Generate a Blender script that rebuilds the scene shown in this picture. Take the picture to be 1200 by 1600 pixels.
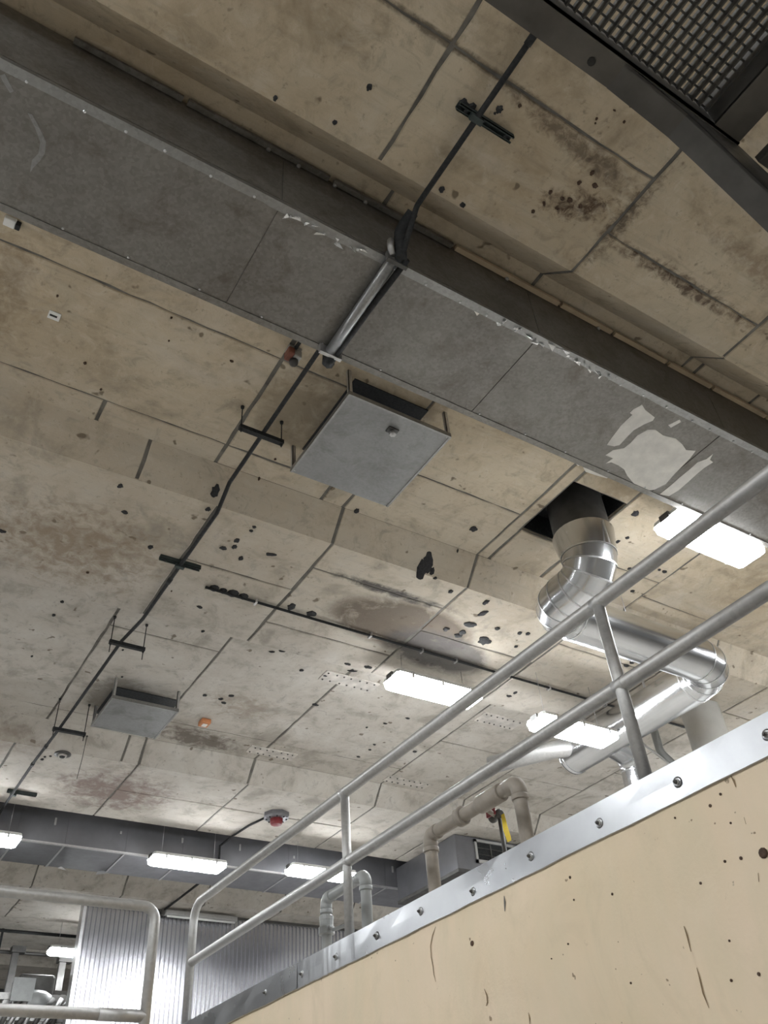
import bpy, bmesh, math, random
from mathutils import Vector, Matrix
random.seed(7)
for o in list(bpy.data.objects): bpy.data.objects.remove(o)
scene = bpy.context.scene
COL = scene.collection
CZ = 1.6                      # eye height above the lower floor; all builders below use heights above the eye

# ------------------------------------------------------------------ camera
YAW, PIT, ROL, FPX = 0.612207789, 0.709394382, -0.0844613583, 1320.82647
FW = Vector((math.sin(YAW)*math.cos(PIT), math.cos(YAW)*math.cos(PIT), math.sin(PIT)))
_r0 = Vector((math.cos(YAW), -math.sin(YAW), 0)); _u0 = _r0.cross(FW)
RT = math.cos(ROL)*_r0 + math.sin(ROL)*_u0
UP = -math.sin(ROL)*_r0 + math.cos(ROL)*_u0
cam_d = bpy.data.cameras.new('camera'); cam = bpy.data.objects.new('camera', cam_d); COL.objects.link(cam)
m = Matrix((RT, UP, -FW)).transposed().to_4x4(); m.translation = (0, 0, CZ); cam.matrix_world = m
cam_d.sensor_fit = 'VERTICAL'; cam_d.sensor_height = 36; cam_d.sensor_width = 27
cam_d.lens = FPX/1600*36; cam_d.clip_start = 0.05; cam_d.clip_end = 200
scene.camera = cam

# ------------------------------------------------------------------ world, exposure
w = bpy.data.worlds.new('world'); scene.world = w; w.use_nodes = True
w.node_tree.nodes['Background'].inputs[0].default_value = (0.75, 0.85, 1, 1)
w.node_tree.nodes['Background'].inputs[1].default_value = 0.02
vs = scene.view_settings
vs.view_transform = 'Standard'; vs.look = 'None'; vs.gamma = 1; vs.use_curve_mapping = False
vs.exposure = 0.0
LAMP = 86.0                  # radiance of every fixture's lens

# ------------------------------------------------------------------ photo pixel -> point on a real plane
def ray(px, py): return FW + (px-600)/FPX*RT - (py-800)/FPX*UP
def onZ(px, py, z): d = ray(px, py); return d*(z/d.z)
def onX(px, py, x): d = ray(px, py); return d*(x/d.x)
def onY(px, py, y): d = ray(px, py); return d*(y/d.y)

# ------------------------------------------------------------------ materials
MATS = {}
def newmat(name):
    mt = bpy.data.materials.new(name); mt.use_nodes = True; MATS[name] = mt
    nt = mt.node_tree; b = nt.nodes['Principled BSDF']
    return mt, nt, b
def N(nt, t, **kw):
    n = nt.nodes.new(t)
    for k, v in kw.items():
        if k in n.inputs.keys(): n.inputs[k].default_value = v
        else: setattr(n, k, v)
    return n
def mth(nt, op, a, b=None, clamp=False):
    n = nt.nodes.new('ShaderNodeMath'); n.operation = op; n.use_clamp = clamp
    for i, v in enumerate((a, b)):
        if v is None: continue
        if isinstance(v, (int, float)): n.inputs[i].default_value = v
        else: nt.links.new(v, n.inputs[i])
    return n.outputs[0]
def noise(nt, vec, scale, detail=4, rough=0.6, dist=0.0):
    n = N(nt, 'ShaderNodeTexNoise'); n.inputs['Scale'].default_value = scale; n.inputs['Detail'].default_value = detail
    n.inputs['Roughness'].default_value = rough; n.inputs['Distortion'].default_value = dist
    nt.links.new(vec, n.inputs['Vector']); return n.outputs['Fac']
def remap(nt, v, a, b, c=0.0, d=1.0):
    n = N(nt, 'ShaderNodeMapRange'); n.clamp = True
    for i, x in enumerate((a, b, c, d)): n.inputs[i+1].default_value = x
    nt.links.new(v, n.inputs[0]); return n.outputs[0]
def mix(nt, fac, a, b, blend='MIX'):
    n = N(nt, 'ShaderNodeMix'); n.data_type = 'RGBA'; n.blend_type = blend
    if isinstance(fac, (int, float)): n.inputs[0].default_value = fac
    else: nt.links.new(fac, n.inputs[0])
    for i, v in ((6, a), (7, b)):
        if isinstance(v, tuple): n.inputs[i].default_value = v + (1,) if len(v) == 3 else v
        else: nt.links.new(v, n.inputs[i])
    return n.outputs[2]
def pos(nt): return nt.nodes.new('ShaderNodeNewGeometry').outputs['Position']
def scaled(nt, vec, s):
    n = nt.nodes.new('ShaderNodeVectorMath'); n.operation = 'MULTIPLY'; n.inputs[1].default_value = s
    nt.links.new(vec, n.inputs[0]); return n.outputs[0]
def bump(nt, b, h, strength=0.3, dist=0.01):
    n = N(nt, 'ShaderNodeBump'); n.inputs['Strength'].default_value = strength; n.inputs['Distance'].default_value = dist
    nt.links.new(h, n.inputs['Height']); nt.links.new(n.outputs[0], b.inputs['Normal'])
def ellipse(nt, vec, cx, cy, rx, ry, rot=0):
    """soft 1..0 blob about a spot of the ceiling"""
    mp = N(nt, 'ShaderNodeMapping'); mp.vector_type = 'TEXTURE'
    mp.inputs['Location'].default_value = (cx, cy, 0); mp.inputs['Rotation'].default_value = (0, 0, rot)
    mp.inputs['Scale'].default_value = (rx, ry, 1e4); nt.links.new(vec, mp.inputs['Vector'])
    ln = nt.nodes.new('ShaderNodeVectorMath'); ln.operation = 'LENGTH'; nt.links.new(mp.outputs[0], ln.inputs[0])
    return remap(nt, ln.outputs['Value'], 0.25, 1.0, 1.0, 0.0)

def plain(name, col, rough=0.5, metal=0.0, var=0.15, scale=6.0, bmp=0.0):
    mt, nt, b = newmat(name); p = pos(nt)
    n = noise(nt, p, scale, 5, 0.6)
    c = mix(nt, remap(nt, n, 0.3, 0.7), tuple(x*(1-var) for x in col), tuple(min(1, x*(1+var)) for x in col))
    nt.links.new(c, b.inputs['Base Color']); b.inputs['Metallic'].default_value = metal
    nt.links.new(remap(nt, noise(nt, p, scale*2.3, 4), 0.3, 0.7, rough*0.8, min(1, rough*1.2)), b.inputs['Roughness'])
    if bmp: bump(nt, b, noise(nt, p, scale*4, 4), bmp, 0.005)
    return mt

def concrete_ceiling():
    mt, nt, b = newmat('ceiling_concrete'); p = pos(nt)
    big = noise(nt, p, 0.55, 4, 0.55, 0.3); mid = noise(nt, p, 2.4, 6, 0.65, 0.4); fine = noise(nt, p, 22, 6, 0.7)
    c = mix(nt, remap(nt, big, 0.36, 0.64), (0.45, 0.36, 0.245), (0.58, 0.495, 0.37))
    c = mix(nt, remap(nt, mid, 0.42, 0.72, 0, 0.7), c, (0.43, 0.38, 0.29))
    c = mix(nt, remap(nt, mid, 0.50, 0.30, 0, 0.75), c, (0.27, 0.22, 0.15))
    m2 = noise(nt, p, 6.5, 6, 0.7, 0.8)
    c = mix(nt, remap(nt, m2, 0.54, 0.70, 0, 0.55), c, (0.25, 0.21, 0.155))
    c = mix(nt, remap(nt, m2, 0.46, 0.32, 0, 0.45), c, (0.60, 0.54, 0.44))
    # board-form streaks running along the beams
    st = noise(nt, scaled(nt, p, (0.5, 9, 1)), 2.2, 5, 0.65)
    c = mix(nt, remap(nt, st, 0.52, 0.75, 0, 0.30), c, (0.22, 0.19, 0.15))
    # pale laitance clouds
    cl = noise(nt, scaled(nt, p, (1, 2, 1)), 1.1, 5, 0.6, 0.6)
    c = mix(nt, remap(nt, cl, 0.54, 0.70, 0, 0.5), c, (0.60, 0.545, 0.46))
    # the colour turns greyer further in
    sp = nt.nodes.new('ShaderNodeSeparateXYZ'); nt.links.new(p, sp.inputs[0])
    gy = remap(nt, sp.outputs[1], 4.0, 7.0, 0, 0.75)
    c = mix(nt, gy, c, mix(nt, remap(nt, mid, 0.38, 0.68), (0.43, 0.41, 0.38), (0.58, 0.565, 0.54)))
    c = mix(nt, mth(nt, 'MULTIPLY', gy, remap(nt, mid, 0.46, 0.30, 0, 0.7)), c, (0.25, 0.225, 0.19))
    c = mix(nt, mth(nt, 'MULTIPLY', gy, remap(nt, m2, 0.55, 0.70, 0, 0.7)), c, (0.26, 0.235, 0.205))
    # specks and pinholes
    c = mix(nt, remap(nt, fine, 0.60, 0.72, 0, 0.6), c, (0.17, 0.14, 0.10))
    pin = noise(nt, p, 7.5, 2, 0.5)
    c = mix(nt, remap(nt, pin, 0.70, 0.745, 0, 0.8), c, (0.12, 0.09, 0.06))
    # stains with a place of their own: (x, y, rx, ry, rot, colour, noise scale, threshold, amount)
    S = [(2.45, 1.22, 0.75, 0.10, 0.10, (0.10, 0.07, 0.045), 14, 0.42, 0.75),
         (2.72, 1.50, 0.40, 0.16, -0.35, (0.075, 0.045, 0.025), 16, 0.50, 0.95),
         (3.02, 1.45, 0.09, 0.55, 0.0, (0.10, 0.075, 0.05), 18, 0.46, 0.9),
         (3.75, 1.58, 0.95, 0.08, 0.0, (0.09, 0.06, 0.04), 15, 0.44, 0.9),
         (4.1, 1.24, 0.85, 0.10, 0.05, (0.20, 0.135, 0.09), 14, 0.46, 0.55),
         (1.55, 1.15, 0.85, 0.035, 0, (0.11, 0.09, 0.065), 10, 0.35, 0.8),
         (4.30, 5.95, 0.95, 0.46, 0.0, (0.12, 0.09, 0.065), 4, 0.24, 0.9),
         (4.9, 6.2, 0.8, 0.38, 0.1, (0.09, 0.085, 0.085), 4, 0.26, 0.8),
         (3.9, 5.50, 0.85, 0.09, 0, (0.05, 0.045, 0.045), 6, 0.38, 0.9),
         (1.0, 6.15, 1.1, 0.8, 0.0, (0.27, 0.205, 0.145), 9, 0.46, 0.8),
         (3.0, 11.0, 1.0, 0.8, 0.0, (0.22, 0.165, 0.145), 7, 0.40, 0.9),
         (3.75, 8.65, 0.75, 0.45, 0.2, (0.30, 0.25, 0.20), 8, 0.48, 0.8),
         (3.6, 9.65, 0.75, 0.3, 0.1, (0.13, 0.105, 0.085), 7, 0.36, 0.85),
         (-0.2, 4.1, 0.30, 0.7, 0.2, (0.20, 0.145, 0.09), 9, 0.46, 0.6),
         (0.6, 1.3, 0.9, 0.5, 0.3, (0.30, 0.23, 0.15), 11, 0.52, 0.5),
         (1.2, 10.2, 0.9, 0.35, 0.0, (0.26, 0.21, 0.17), 4, 0.40, 0.6),
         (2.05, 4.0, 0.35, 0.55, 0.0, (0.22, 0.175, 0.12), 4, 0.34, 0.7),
         (2.3, 9.0, 0.45, 0.55, 0.0, (0.18, 0.155, 0.125), 5, 0.34, 0.7)]
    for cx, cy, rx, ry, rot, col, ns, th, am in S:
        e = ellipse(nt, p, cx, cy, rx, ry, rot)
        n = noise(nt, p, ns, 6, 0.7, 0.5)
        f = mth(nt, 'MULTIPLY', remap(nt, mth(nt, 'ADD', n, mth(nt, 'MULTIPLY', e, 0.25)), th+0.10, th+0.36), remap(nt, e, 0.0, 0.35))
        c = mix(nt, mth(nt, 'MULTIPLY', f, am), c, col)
    nt.links.new(c, b.inputs['Base Color']); b.inputs['Roughness'].default_value = 0.9
    bump(nt, b, mth(nt, 'ADD', mth(nt, 'MULTIPLY', mid, 1.2), fine), 0.35, 0.012)
    return mt
def concrete_cream():
    mt, nt, b = newmat('cream_painted_concrete'); p = pos(nt)
    big = noise(nt, p, 1.3, 4, 0.55, 0.3); mid = noise(nt, scaled(nt, p, (1, 2.5, 0.7)), 3, 5, 0.6, 0.4); fine = noise(nt, p, 60, 3, 0.6)
    c = mix(nt, remap(nt, big, 0.35, 0.65), (0.70, 0.575, 0.395), (0.76, 0.62, 0.46))
    c = mix(nt, remap(nt, mid, 0.40, 0.68, 0, 0.5), c, (0.66, 0.575, 0.41))
    pin = noise(nt, p, 26, 2, 0.5)
    c = mix(nt, remap(nt, pin, 0.735, 0.765, 0, 0.85), c, (0.20, 0.13, 0.07))
    vs_ = noise(nt, scaled(nt, p, (1, 1.5, 0.9)), 2.0, 7, 0.68, 0.9)
    c = mix(nt, remap(nt, vs_, 0.52, 0.72, 0, 0.40), c, (0.54, 0.45, 0.30))
    c = mix(nt, remap(nt, vs_, 0.45, 0.30, 0, 0.5), c, (0.75, 0.63, 0.47))
    pin2 = noise(nt, p, 9, 6, 0.75, 0.3)
    c = mix(nt, remap(nt, pin2, 0.66, 0.76, 0, 0.35), c, (0.36, 0.27, 0.17))
    nt.links.new(c, b.inputs['Base Color']); b.inputs['Roughness'].default_value = 0.6
    bump(nt, b, mth(nt, 'ADD', mid, mth(nt, 'MULTIPLY', fine, 0.3)), 0.25, 0.01)
    return mt
def galvanised(name, lo, hi, r0, r1, metal=0.9, spangle=True, dirt=None, bm=0.05):
    mt, nt, b = newmat(name); p = pos(nt)
    v = N(nt, 'ShaderNodeTexVoronoi'); v.inputs['Scale'].default_value = 55; nt.links.new(p, v.inputs['Vector'])
    sx = nt.nodes.new('ShaderNodeSeparateColor'); nt.links.new(v.outputs['Color'], sx.inputs[0])
    n = noise(nt, p, 2.0, 5, 0.6, 0.3)
    f = mth(nt, 'ADD', mth(nt, 'MULTIPLY', sx.outputs[0], 0.20 if spangle else 0.0), mth(nt, 'MULTIPLY', n, 0.8))
    c = mix(nt, remap(nt, f, 0.25, 0.75), lo, hi)
    if dirt:
        d = noise(nt, p, 3.2, 6, 0.7, 0.6); c = mix(nt, remap(nt, d, 0.52, 0.68, 0, 0.6), c, dirt)
    nt.links.new(c, b.inputs['Base Color']); b.inputs['Metallic'].default_value = metal
    nt.links.new(remap(nt, f, 0.2, 0.8, r0, r1), b.inputs['Roughness'])
    bump(nt, b, noise(nt, p, 5, 3, 0.5), bm, 0.02)
    return mt
def emissive(name, col, strength):
    mt, nt, b = newmat(name)
    b.inputs['Base Color'].default_value = (0.8, 0.8, 0.8, 1)
    b.inputs['Emission Color'].default_value = col + (1,); b.inputs['Emission Strength'].default_value = strength
    return mt

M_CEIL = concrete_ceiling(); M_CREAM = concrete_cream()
M_SEAL = plain('grey_joint_sealant', (0.13, 0.122, 0.108), 0.85, 0, 0.45, 7)
M_GREYCON = plain('grey_concrete_floor', (0.36, 0.345, 0.32), 0.75, 0, 0.2, 1.5)
M_WHITEWALL = plain('painted_wall', (0.45, 0.445, 0.43), 0.7, 0, 0.12, 1.2)
M_DUCT = galvanised('dull_duct_sheet', (0.15, 0.14, 0.125), (0.29, 0.28, 0.265), 0.36, 0.56, 0.75, True, (0.12, 0.10, 0.08))
M_FOLD = galvanised('duct_fold_sheet', (0.22, 0.22, 0.215), (0.36, 0.36, 0.355), 0.28, 0.45, 0.85)
M_FOIL = galvanised('crumpled_bright_foil', (0.80, 0.80, 0.79), (0.95, 0.95, 0.94), 0.2, 0.35, 0.55)
M_GALV = galvanised('galvanised_sheet', (0.50, 0.50, 0.50), (0.70, 0.70, 0.71), 0.28, 0.45, 0.95)
M_SPIRAL = galvanised('bright_round_duct', (0.58, 0.585, 0.60), (0.72, 0.725, 0.74), 0.18, 0.27, 1.0, False, None, 0.02)
M_RAIL = galvanised('galvanised_pipe', (0.38, 0.375, 0.365), (0.54, 0.535, 0.525), 0.42, 0.58, 0.7)
M_FLASH = galvanised('aluminium_flashing', (0.30, 0.305, 0.315), (0.44, 0.445, 0.455), 0.24, 0.42, 0.95, False, None, 0.06)
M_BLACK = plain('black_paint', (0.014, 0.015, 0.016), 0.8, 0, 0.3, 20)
M_SPOT = plain('black_tar_paint', (0.022, 0.022, 0.024), 0.8, 0, 0.4, 30)
M_BRSPOT = plain('brown_hole_grime', (0.07, 0.04, 0.025), 0.9, 0, 0.4, 30)
M_GREEN = plain('dark_green_strut_paint', (0.030, 0.042, 0.040), 0.6, 0, 0.3, 15)
M_DARKSTEEL = plain('dark_painted_steel', (0.075, 0.072, 0.068), 0.5, 0.2, 0.35, 5, 0.1)
M_GRATE = galvanised('worn_grating_steel', (0.05, 0.05, 0.05), (0.12, 0.12, 0.115), 0.4, 0.6, 0.7)
M_ROD = galvanised('bright_grating_rod', (0.35, 0.34, 0.32), (0.65, 0.64, 0.60), 0.3, 0.5, 0.8)
M_PVC = plain('grey_plastic_pipe', (0.30, 0.31, 0.305), 0.4, 0, 0.1, 8)
M_BROWNPIPE = plain('dusty_brown_pipe', (0.30, 0.265, 0.225), 0.6, 0, 0.2, 8)
M_WHITE = plain('white_plastic', (0.72, 0.72, 0.70), 0.45, 0, 0.05, 6)
M_PEEL = plain('peeled_white_coating', (0.76, 0.74, 0.70), 0.75, 0, 0.12, 9)
M_YELLOW = plain('yellow_handle', (0.80, 0.58, 0.03), 0.4, 0, 0.08, 6)
M_RED = plain('red_plastic', (0.20, 0.02, 0.025), 0.4, 0, 0.2, 9)
M_RUST = plain('rusty_brick_red', (0.20, 0.07, 0.045), 0.6, 0, 0.3, 12)
M_ORANGE = plain('orange_box', (0.55, 0.22, 0.09), 0.6, 0, 0.15, 20)
M_LENS = emissive('lit_lamp_lens', (0.95, 0.98, 1.0), LAMP)
M_CORR = galvanised('corrugated_panel_metal', (0.62, 0.62, 0.65), (0.74, 0.74, 0.77), 0.19, 0.26, 0.9, False, None, 0.02)
M_EMBED = plain('pale_embed_plate', (0.54, 0.51, 0.47), 0.6, 0, 0.3, 7)
M_GREYBOX = plain('grey_sheet_housing', (0.19, 0.19, 0.205), 0.35, 0.6, 0.12, 3)
M_STAIN = plain('brown_crack_grime', (0.22, 0.15, 0.08), 0.9, 0, 0.35, 25)
M_TAN = plain('tan_concrete_block', (0.48, 0.38, 0.26), 0.85, 0, 0.15, 4)

# ------------------------------------------------------------------ mesh builder
class MB:
    def __init__(s): s.v = []; s.f = []; s.sm = []
    def add(s, vs, fs, smooth=False):
        o = len(s.v); s.v += [tuple(p) for p in vs]
        for f in fs: s.f.append(tuple(i+o for i in f)); s.sm.append(smooth)
        return s
    def box(s, a, b):
        x0, y0, z0 = a; x1, y1, z1 = b
        return s.add([(x0,y0,z0),(x1,y0,z0),(x1,y1,z0),(x0,y1,z0),(x0,y0,z1),(x1,y0,z1),(x1,y1,z1),(x0,y1,z1)],
                     [(0,3,2,1),(4,5,6,7),(0,1,5,4),(1,2,6,5),(2,3,7,6),(3,0,4,7)])
    def rbox(s, a, b, r=0.01):
        """box with its edges cut at 45 degrees"""
        bm = bmesh.new(); bmesh.ops.create_cube(bm, size=1)
        for v in bm.verts: v.co = Vector([a[i] + (v.co[i]+.5)*(b[i]-a[i]) for i in range(3)])
        bmesh.ops.bevel(bm, geom=list(bm.edges), offset=r, segments=2, affect='EDGES', profile=0.5)
        bm.verts.index_update()
        s.add([v.co.copy() for v in bm.verts], [[v.index for v in f.verts] for f in bm.faces]); bm.free(); return s
    def prism(s, poly, z0, z1):
        n = len(poly)
        vs = [(x, y, z0) for x, y in poly] + [(x, y, z1) for x, y in poly]
        return s.add(vs, [tuple(range(n))[::-1], tuple(range(n, 2*n))] + [(i, (i+1) % n, n+(i+1) % n, n+i) for i in range(n)])
    def loft(s, rings, smooth=False, caps=True):
        n = len(rings[0]); vs = [p for r in rings for p in r]; fs = []
        for k in range(len(rings)-1):
            for i in range(n):
                j = (i+1) % n; fs.append((k*n+i, k*n+j, (k+1)*n+j, (k+1)*n+i))
        s.add(vs, fs, smooth)
        if caps:
            o = len(s.v)-len(vs)
            s.f += [tuple(o+i for i in range(n))[::-1], tuple(o+(len(rings)-1)*n+i for i in range(n))]; s.sm += [False, False]
        return s
    def tube(s, pts, r, seg=12, caps=True, smooth=True):
        return s.loft(rings_of(pts, r, seg), smooth, caps)
    def cyl(s, a, b, r, seg=12): return s.tube([a, b], r, seg)
    def beam(s, a, b, wx, wy):
        """square bar from a to b, wx wide, wy deep"""
        a, b = Vector(a), Vector(b); t = (b-a).normalized()
        ref = Vector((0,0,1)) if abs(t.z) < 0.9 else Vector((0,1,0))
        u = t.cross(ref).normalized(); v = u.cross(t)
        R = lambda p: [p+u*wx/2+v*wy/2, p-u*wx/2+v*wy/2, p-u*wx/2-v*wy/2, p+u*wx/2-v*wy/2]
        return s.loft([R(a), R(b)])
    def lathe(s, base, prof, seg=16, axis=Vector((0,0,1)), smooth=True):
        ax = axis.normalized(); ref = Vector((1,0,0)) if abs(ax.x) < 0.9 else Vector((0,1,0))
        u = ax.cross(ref).normalized(); v = ax.cross(u); base = Vector(base)
        rings = [[base+ax*h+(u*math.cos(2*math.pi*i/seg)+v*math.sin(2*math.pi*i/seg))*max(r, 1e-4) for i in range(seg)] for r, h in prof]
        return s.loft(rings, smooth, True)
def rings_of(pts, r, seg):
    pts = [Vector(p) for p in pts]; n = len(pts)
    rr = r if isinstance(r, (list, tuple)) else [r]*n
    T = [(pts[i+1]-pts[i]).normalized() for i in range(n-1)]
    ref = Vector((0,0,1)) if abs(T[0].z) < 0.9 else Vector((1,0,0))
    u = T[0].cross(ref).normalized(); rings = []
    for i in range(n):
        tin = T[max(0, i-1)]; tout = T[min(i, n-2)]
        u = (u - tin*u.dot(tin)).normalized(); v = tin.cross(u)
        nrm = (tin+tout)
        nrm = nrm.normalized() if nrm.length > 1e-6 else tin
        ring = []
        for k in range(seg):
            a = 2*math.pi*k/seg; p = pts[i] + (u*math.cos(a)+v*math.sin(a))*rr[i]
            d = (p-pts[i]).dot(nrm)/max(0.2, tin.dot(nrm)); ring.append(p - tin*d)
        rings.append(ring)
        # carry frame across the bend
        if i < n-1 and tin != tout:
            q = tin.rotation_difference(tout); u = q @ u
    return rings
def fillet(pts, r, n=6):
    pts = [Vector(p) for p in pts]; out = [pts[0]]
    for i in range(1, len(pts)-1):
        a, b, c = pts[i-1], pts[i], pts[i+1]; d1 = (a-b).normalized(); d2 = (c-b).normalized()
        ang = math.acos(max(-1, min(1, d1.dot(d2)))); rr = r[i-1] if isinstance(r, (list, tuple)) else r
        t = min(rr/math.tan(ang/2), (a-b).length*0.49, (c-b).length*0.49)
        p1 = b+d1*t; p2 = b+d2*t; cen = b+(d1+d2).normalized()*(t/math.cos(ang/2))
        R = (p1-cen).length; th = math.pi-ang
        for k in range(n+1):
            f = k/n; a1 = (p1-cen); a2 = (p2-cen)
            out.append(cen + (a1*math.sin((1-f)*th)+a2*math.sin(f*th))/math.sin(th) if th > 1e-4 else b)
    return out+[pts[-1]]

def shift(mb, base):
    bx, by, bz = base; mb.v = [(x-bx, y-by, z-bz) for x, y, z in mb.v]
def to_mesh(name, mb, mat, fix=True):
    me = bpy.data.meshes.new(name); me.from_pydata(mb.v, [], mb.f); me.materials.append(mat)
    me.polygons.foreach_set('use_smooth', mb.sm); me.update()
    if fix:
        bm = bmesh.new(); bm.from_mesh(me); bmesh.ops.recalc_face_normals(bm, faces=bm.faces); bm.to_mesh(me); bm.free()
    return me
BASE = {}
def tag(o, label, cat, group=None):
    o['label'] = label; o['category'] = cat
    if group: o['group'] = group
    return o
def thing(name, label, cat, base=(0,0,0), group=None):
    o = bpy.data.objects.new(name, None); COL.objects.link(o); o.empty_display_size = 0.1
    o.location = (base[0], base[1], base[2]+CZ); BASE[o] = tuple(base); return tag(o, label, cat, group)
def part(name, mb, mat, parent, label=None, fix=True):
    base = BASE[parent]; shift(mb, base)
    o = bpy.data.objects.new(name, to_mesh(name, mb, mat, fix)); COL.objects.link(o); o.parent = parent; BASE[o] = base
    if label: o['label'] = label
    return o
def solo(name, mb, mat, label, cat, base, group=None):
    shift(mb, base); o = bpy.data.objects.new(name, to_mesh(name, mb, mat)); COL.objects.link(o)
    o.location = (base[0], base[1], base[2]+CZ); BASE[o] = tuple(base); return tag(o, label, cat, group)
def struct(name, mb, mat, base=(0,0,0)):
    shift(mb, base); o = bpy.data.objects.new(name, to_mesh(name, mb, mat)); COL.objects.link(o)
    o.location = (base[0], base[1], base[2]+CZ); BASE[o] = tuple(base); o['kind'] = 'structure'; return o
def inst(name, me, parent, loc, rot=None, scale=None):
    o = bpy.data.objects.new(name, me); COL.objects.link(o); o.parent = parent
    b = BASE[parent]; o.location = (loc[0]-b[0], loc[1]-b[1], loc[2]-b[2])
    if rot: o.rotation_euler = rot
    if scale: o.scale = scale
    BASE[o] = tuple(loc); return o
def dup(root, loc, rotz=0, label=None):
    r = root.copy(); COL.objects.link(r); r.location = (loc[0], loc[1], loc[2]+CZ); r.rotation_euler = (0, 0, rotz)
    if label: r['label'] = label
    for ch in list(root.children):
        c = ch.copy(); COL.objects.link(c); c.parent = r
        for g in list(ch.children):
            d = g.copy(); COL.objects.link(d); d.parent = c
    return r

# ================================================================== THE SETTING
H, HB = 5.0, 4.74             # slab and beam soffit above the eye
FL = -CZ
X0, X1, Y0, Y1 = -9.0, 16.0, -7.0, 27.0
struct('floor', MB().box((X0, Y0, FL-0.2), (X1, Y1, FL)), M_GREYCON)
struct('wall_left', MB().box((X0-0.2, Y0, FL), (X0, Y1, H+0.3)), M_WHITEWALL)
struct('wall_right', MB().box((X1, Y0, FL), (X1+0.2, Y1, H+0.3)), M_WHITEWALL)
struct('wall_front', MB().box((X0-0.2, Y0-0.2, FL), (X1+0.2, Y0, H+0.3)), M_WHITEWALL)
struct('wall_back', MB().box((X0-0.2, Y1, FL), (X1+0.2, Y1+0.2, H+0.3)), M_WHITEWALL)

# ceiling: haunched beams across, slabs between; one profile along y
PER = 5.015
prof = [(Y0, H)]
k = -2
while True:
    b = 5.105 + (k)*PER
    if b-0.22 > Y1: break
    if b-0.22 > Y0:
        prof += [(b-0.22, H), (b, HB), (b+1.795, HB), (b+2.015, H)]
    k += 1
prof = [p for p in prof if p[0] < Y1] + [(Y1, H)]
HOLE = (4.64, 5.30, 3.63, 4.38)     # opening the round duct comes through
mb = MB(); back = 0.0085
for (ya, za), (yb, zb) in zip(prof[:-1], prof[1:]):
    rects = [(X0, X1, ya, yb)]
    if ya < 3 < yb < 6: rects = [(X0, HOLE[0], ya, yb), (HOLE[1], X1, ya, yb), (HOLE[0], HOLE[1], ya, HOLE[2]), (HOLE[0], HOLE[1], HOLE[3], yb)]
    for xa, xb, y_a, y_b in rects:
        zf = lambda y: za + (zb-za)*(y-ya)/(yb-ya) + back
        mb.add([(xa,y_a,zf(y_a)),(xb,y_a,zf(y_a)),(xb,y_b,zf(y_b)),(xa,y_b,zf(y_b))], [(0,3,2,1)])
mb.box((X0-.2, Y0-.2, H+0.35), (X1+.2, Y1+.2, H+0.5))
me = bpy.data.meshes.new('ceiling'); me.from_pydata(mb.v, [], mb.f); me.materials.append(M_SEAL); me.materials.append(M_CEIL); me.update()
for p in me.polygons:
    if not (0.0 < p.center.y < 17.0): p.material_index = 1
ceiling = bpy.data.objects.new('ceiling', me); COL.objects.link(ceiling); ceiling.location = (0, 0, CZ); ceiling['kind'] = 'structure'; BASE[ceiling] = (0,0,0)

def panel(xa, xb, ya, yb, za, zb, e0=False, e1=False, name='concrete_panel', gap=0.008, dz=None):
    """one cast panel of the soffit with slightly uneven edges"""
    dz = random.uniform(-0.003, 0.003) if dz is None else dz
    xa += gap*random.uniform(1.3, 2.0); xb -= gap*random.uniform(1.3, 2.0)
    gap *= random.uniform(0.55, 1.15); L = math.hypot(yb-ya, zb-za); g0 = (0.0 if e0 else gap)/L; g1 = (0.0 if e1 else gap)/L
    zf = lambda t: za+(zb-za)*t
    uv = []
    def edge(p, q, n):
        for i in range(n): uv.append((p[0]+(q[0]-p[0])*i/n, p[1]+(q[1]-p[1])*i/n))
    nx = max(1, int((xb-xa)/0.14)); ny = max(1, int(L/0.14))
    c = [g0, 1-g1]
    edge((xa, c[0]), (xb, c[0]), nx); edge((xb, c[0]), (xb, c[1]), ny); edge((xb, c[1]), (xa, c[1]), nx); edge((xa, c[1]), (xa, c[0]), ny)
    J = 0.0055
    uv = [(x+random.uniform(-J, J), t+(random.uniform(-J, J)/L if not ((e0 and t < 1e-6) or (e1 and t > 1-1e-6)) else 0)) for x, t in uv]
    cx = (xa+xb)/2; ins = 0.007
    nrm = Vector((0, -(zb-za), yb-ya)).normalized()
    P = lambda x, t, h: Vector((x, ya+(yb-ya)*t, zf(t)+dz)) + nrm*h
    n = len(uv)
    r0 = [P(x + (ins if x < cx else -ins), t + ((0 if e0 else ins/L) if t < 0.5 else (0 if e1 else -ins/L)), 0) for x, t in uv]
    r1 = [P(x, t, ins) for x, t in uv]; r2 = [P(x, t, 0.05) for x, t in uv]
    m_ = MB().loft([r0, r1, r2]); 
    return part(name, m_, M_CEIL, ceiling)
def zone(ya, yb, za, zb, cols):
    for xa, xb, cuts in cols:
        ys = [ya] + [c for c in cuts if not isinstance(c, tuple)] + [yb]
        for a, b_ in zip(ys[:-1], ys[1:]):
            xs = [xa] + [c[1] for c in cuts if isinstance(c, tuple) and a <= c[0] < b_] + [xb]
            for xi, xj in zip(xs[:-1], xs[1:]):
                t0 = (a-ya)/(yb-ya); t1 = (b_-ya)/(yb-ya)
                panel(xi, xj, a, b_, za+(zb-za)*t0, za+(zb-za)*t1, a == ya, b_ == yb)
def run(xs, cuts=()): return [(a, b, list(cuts)) for a, b in zip(xs[:-1], xs[1:])]
hA0, hA1 = 1.885, 2.105
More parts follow.
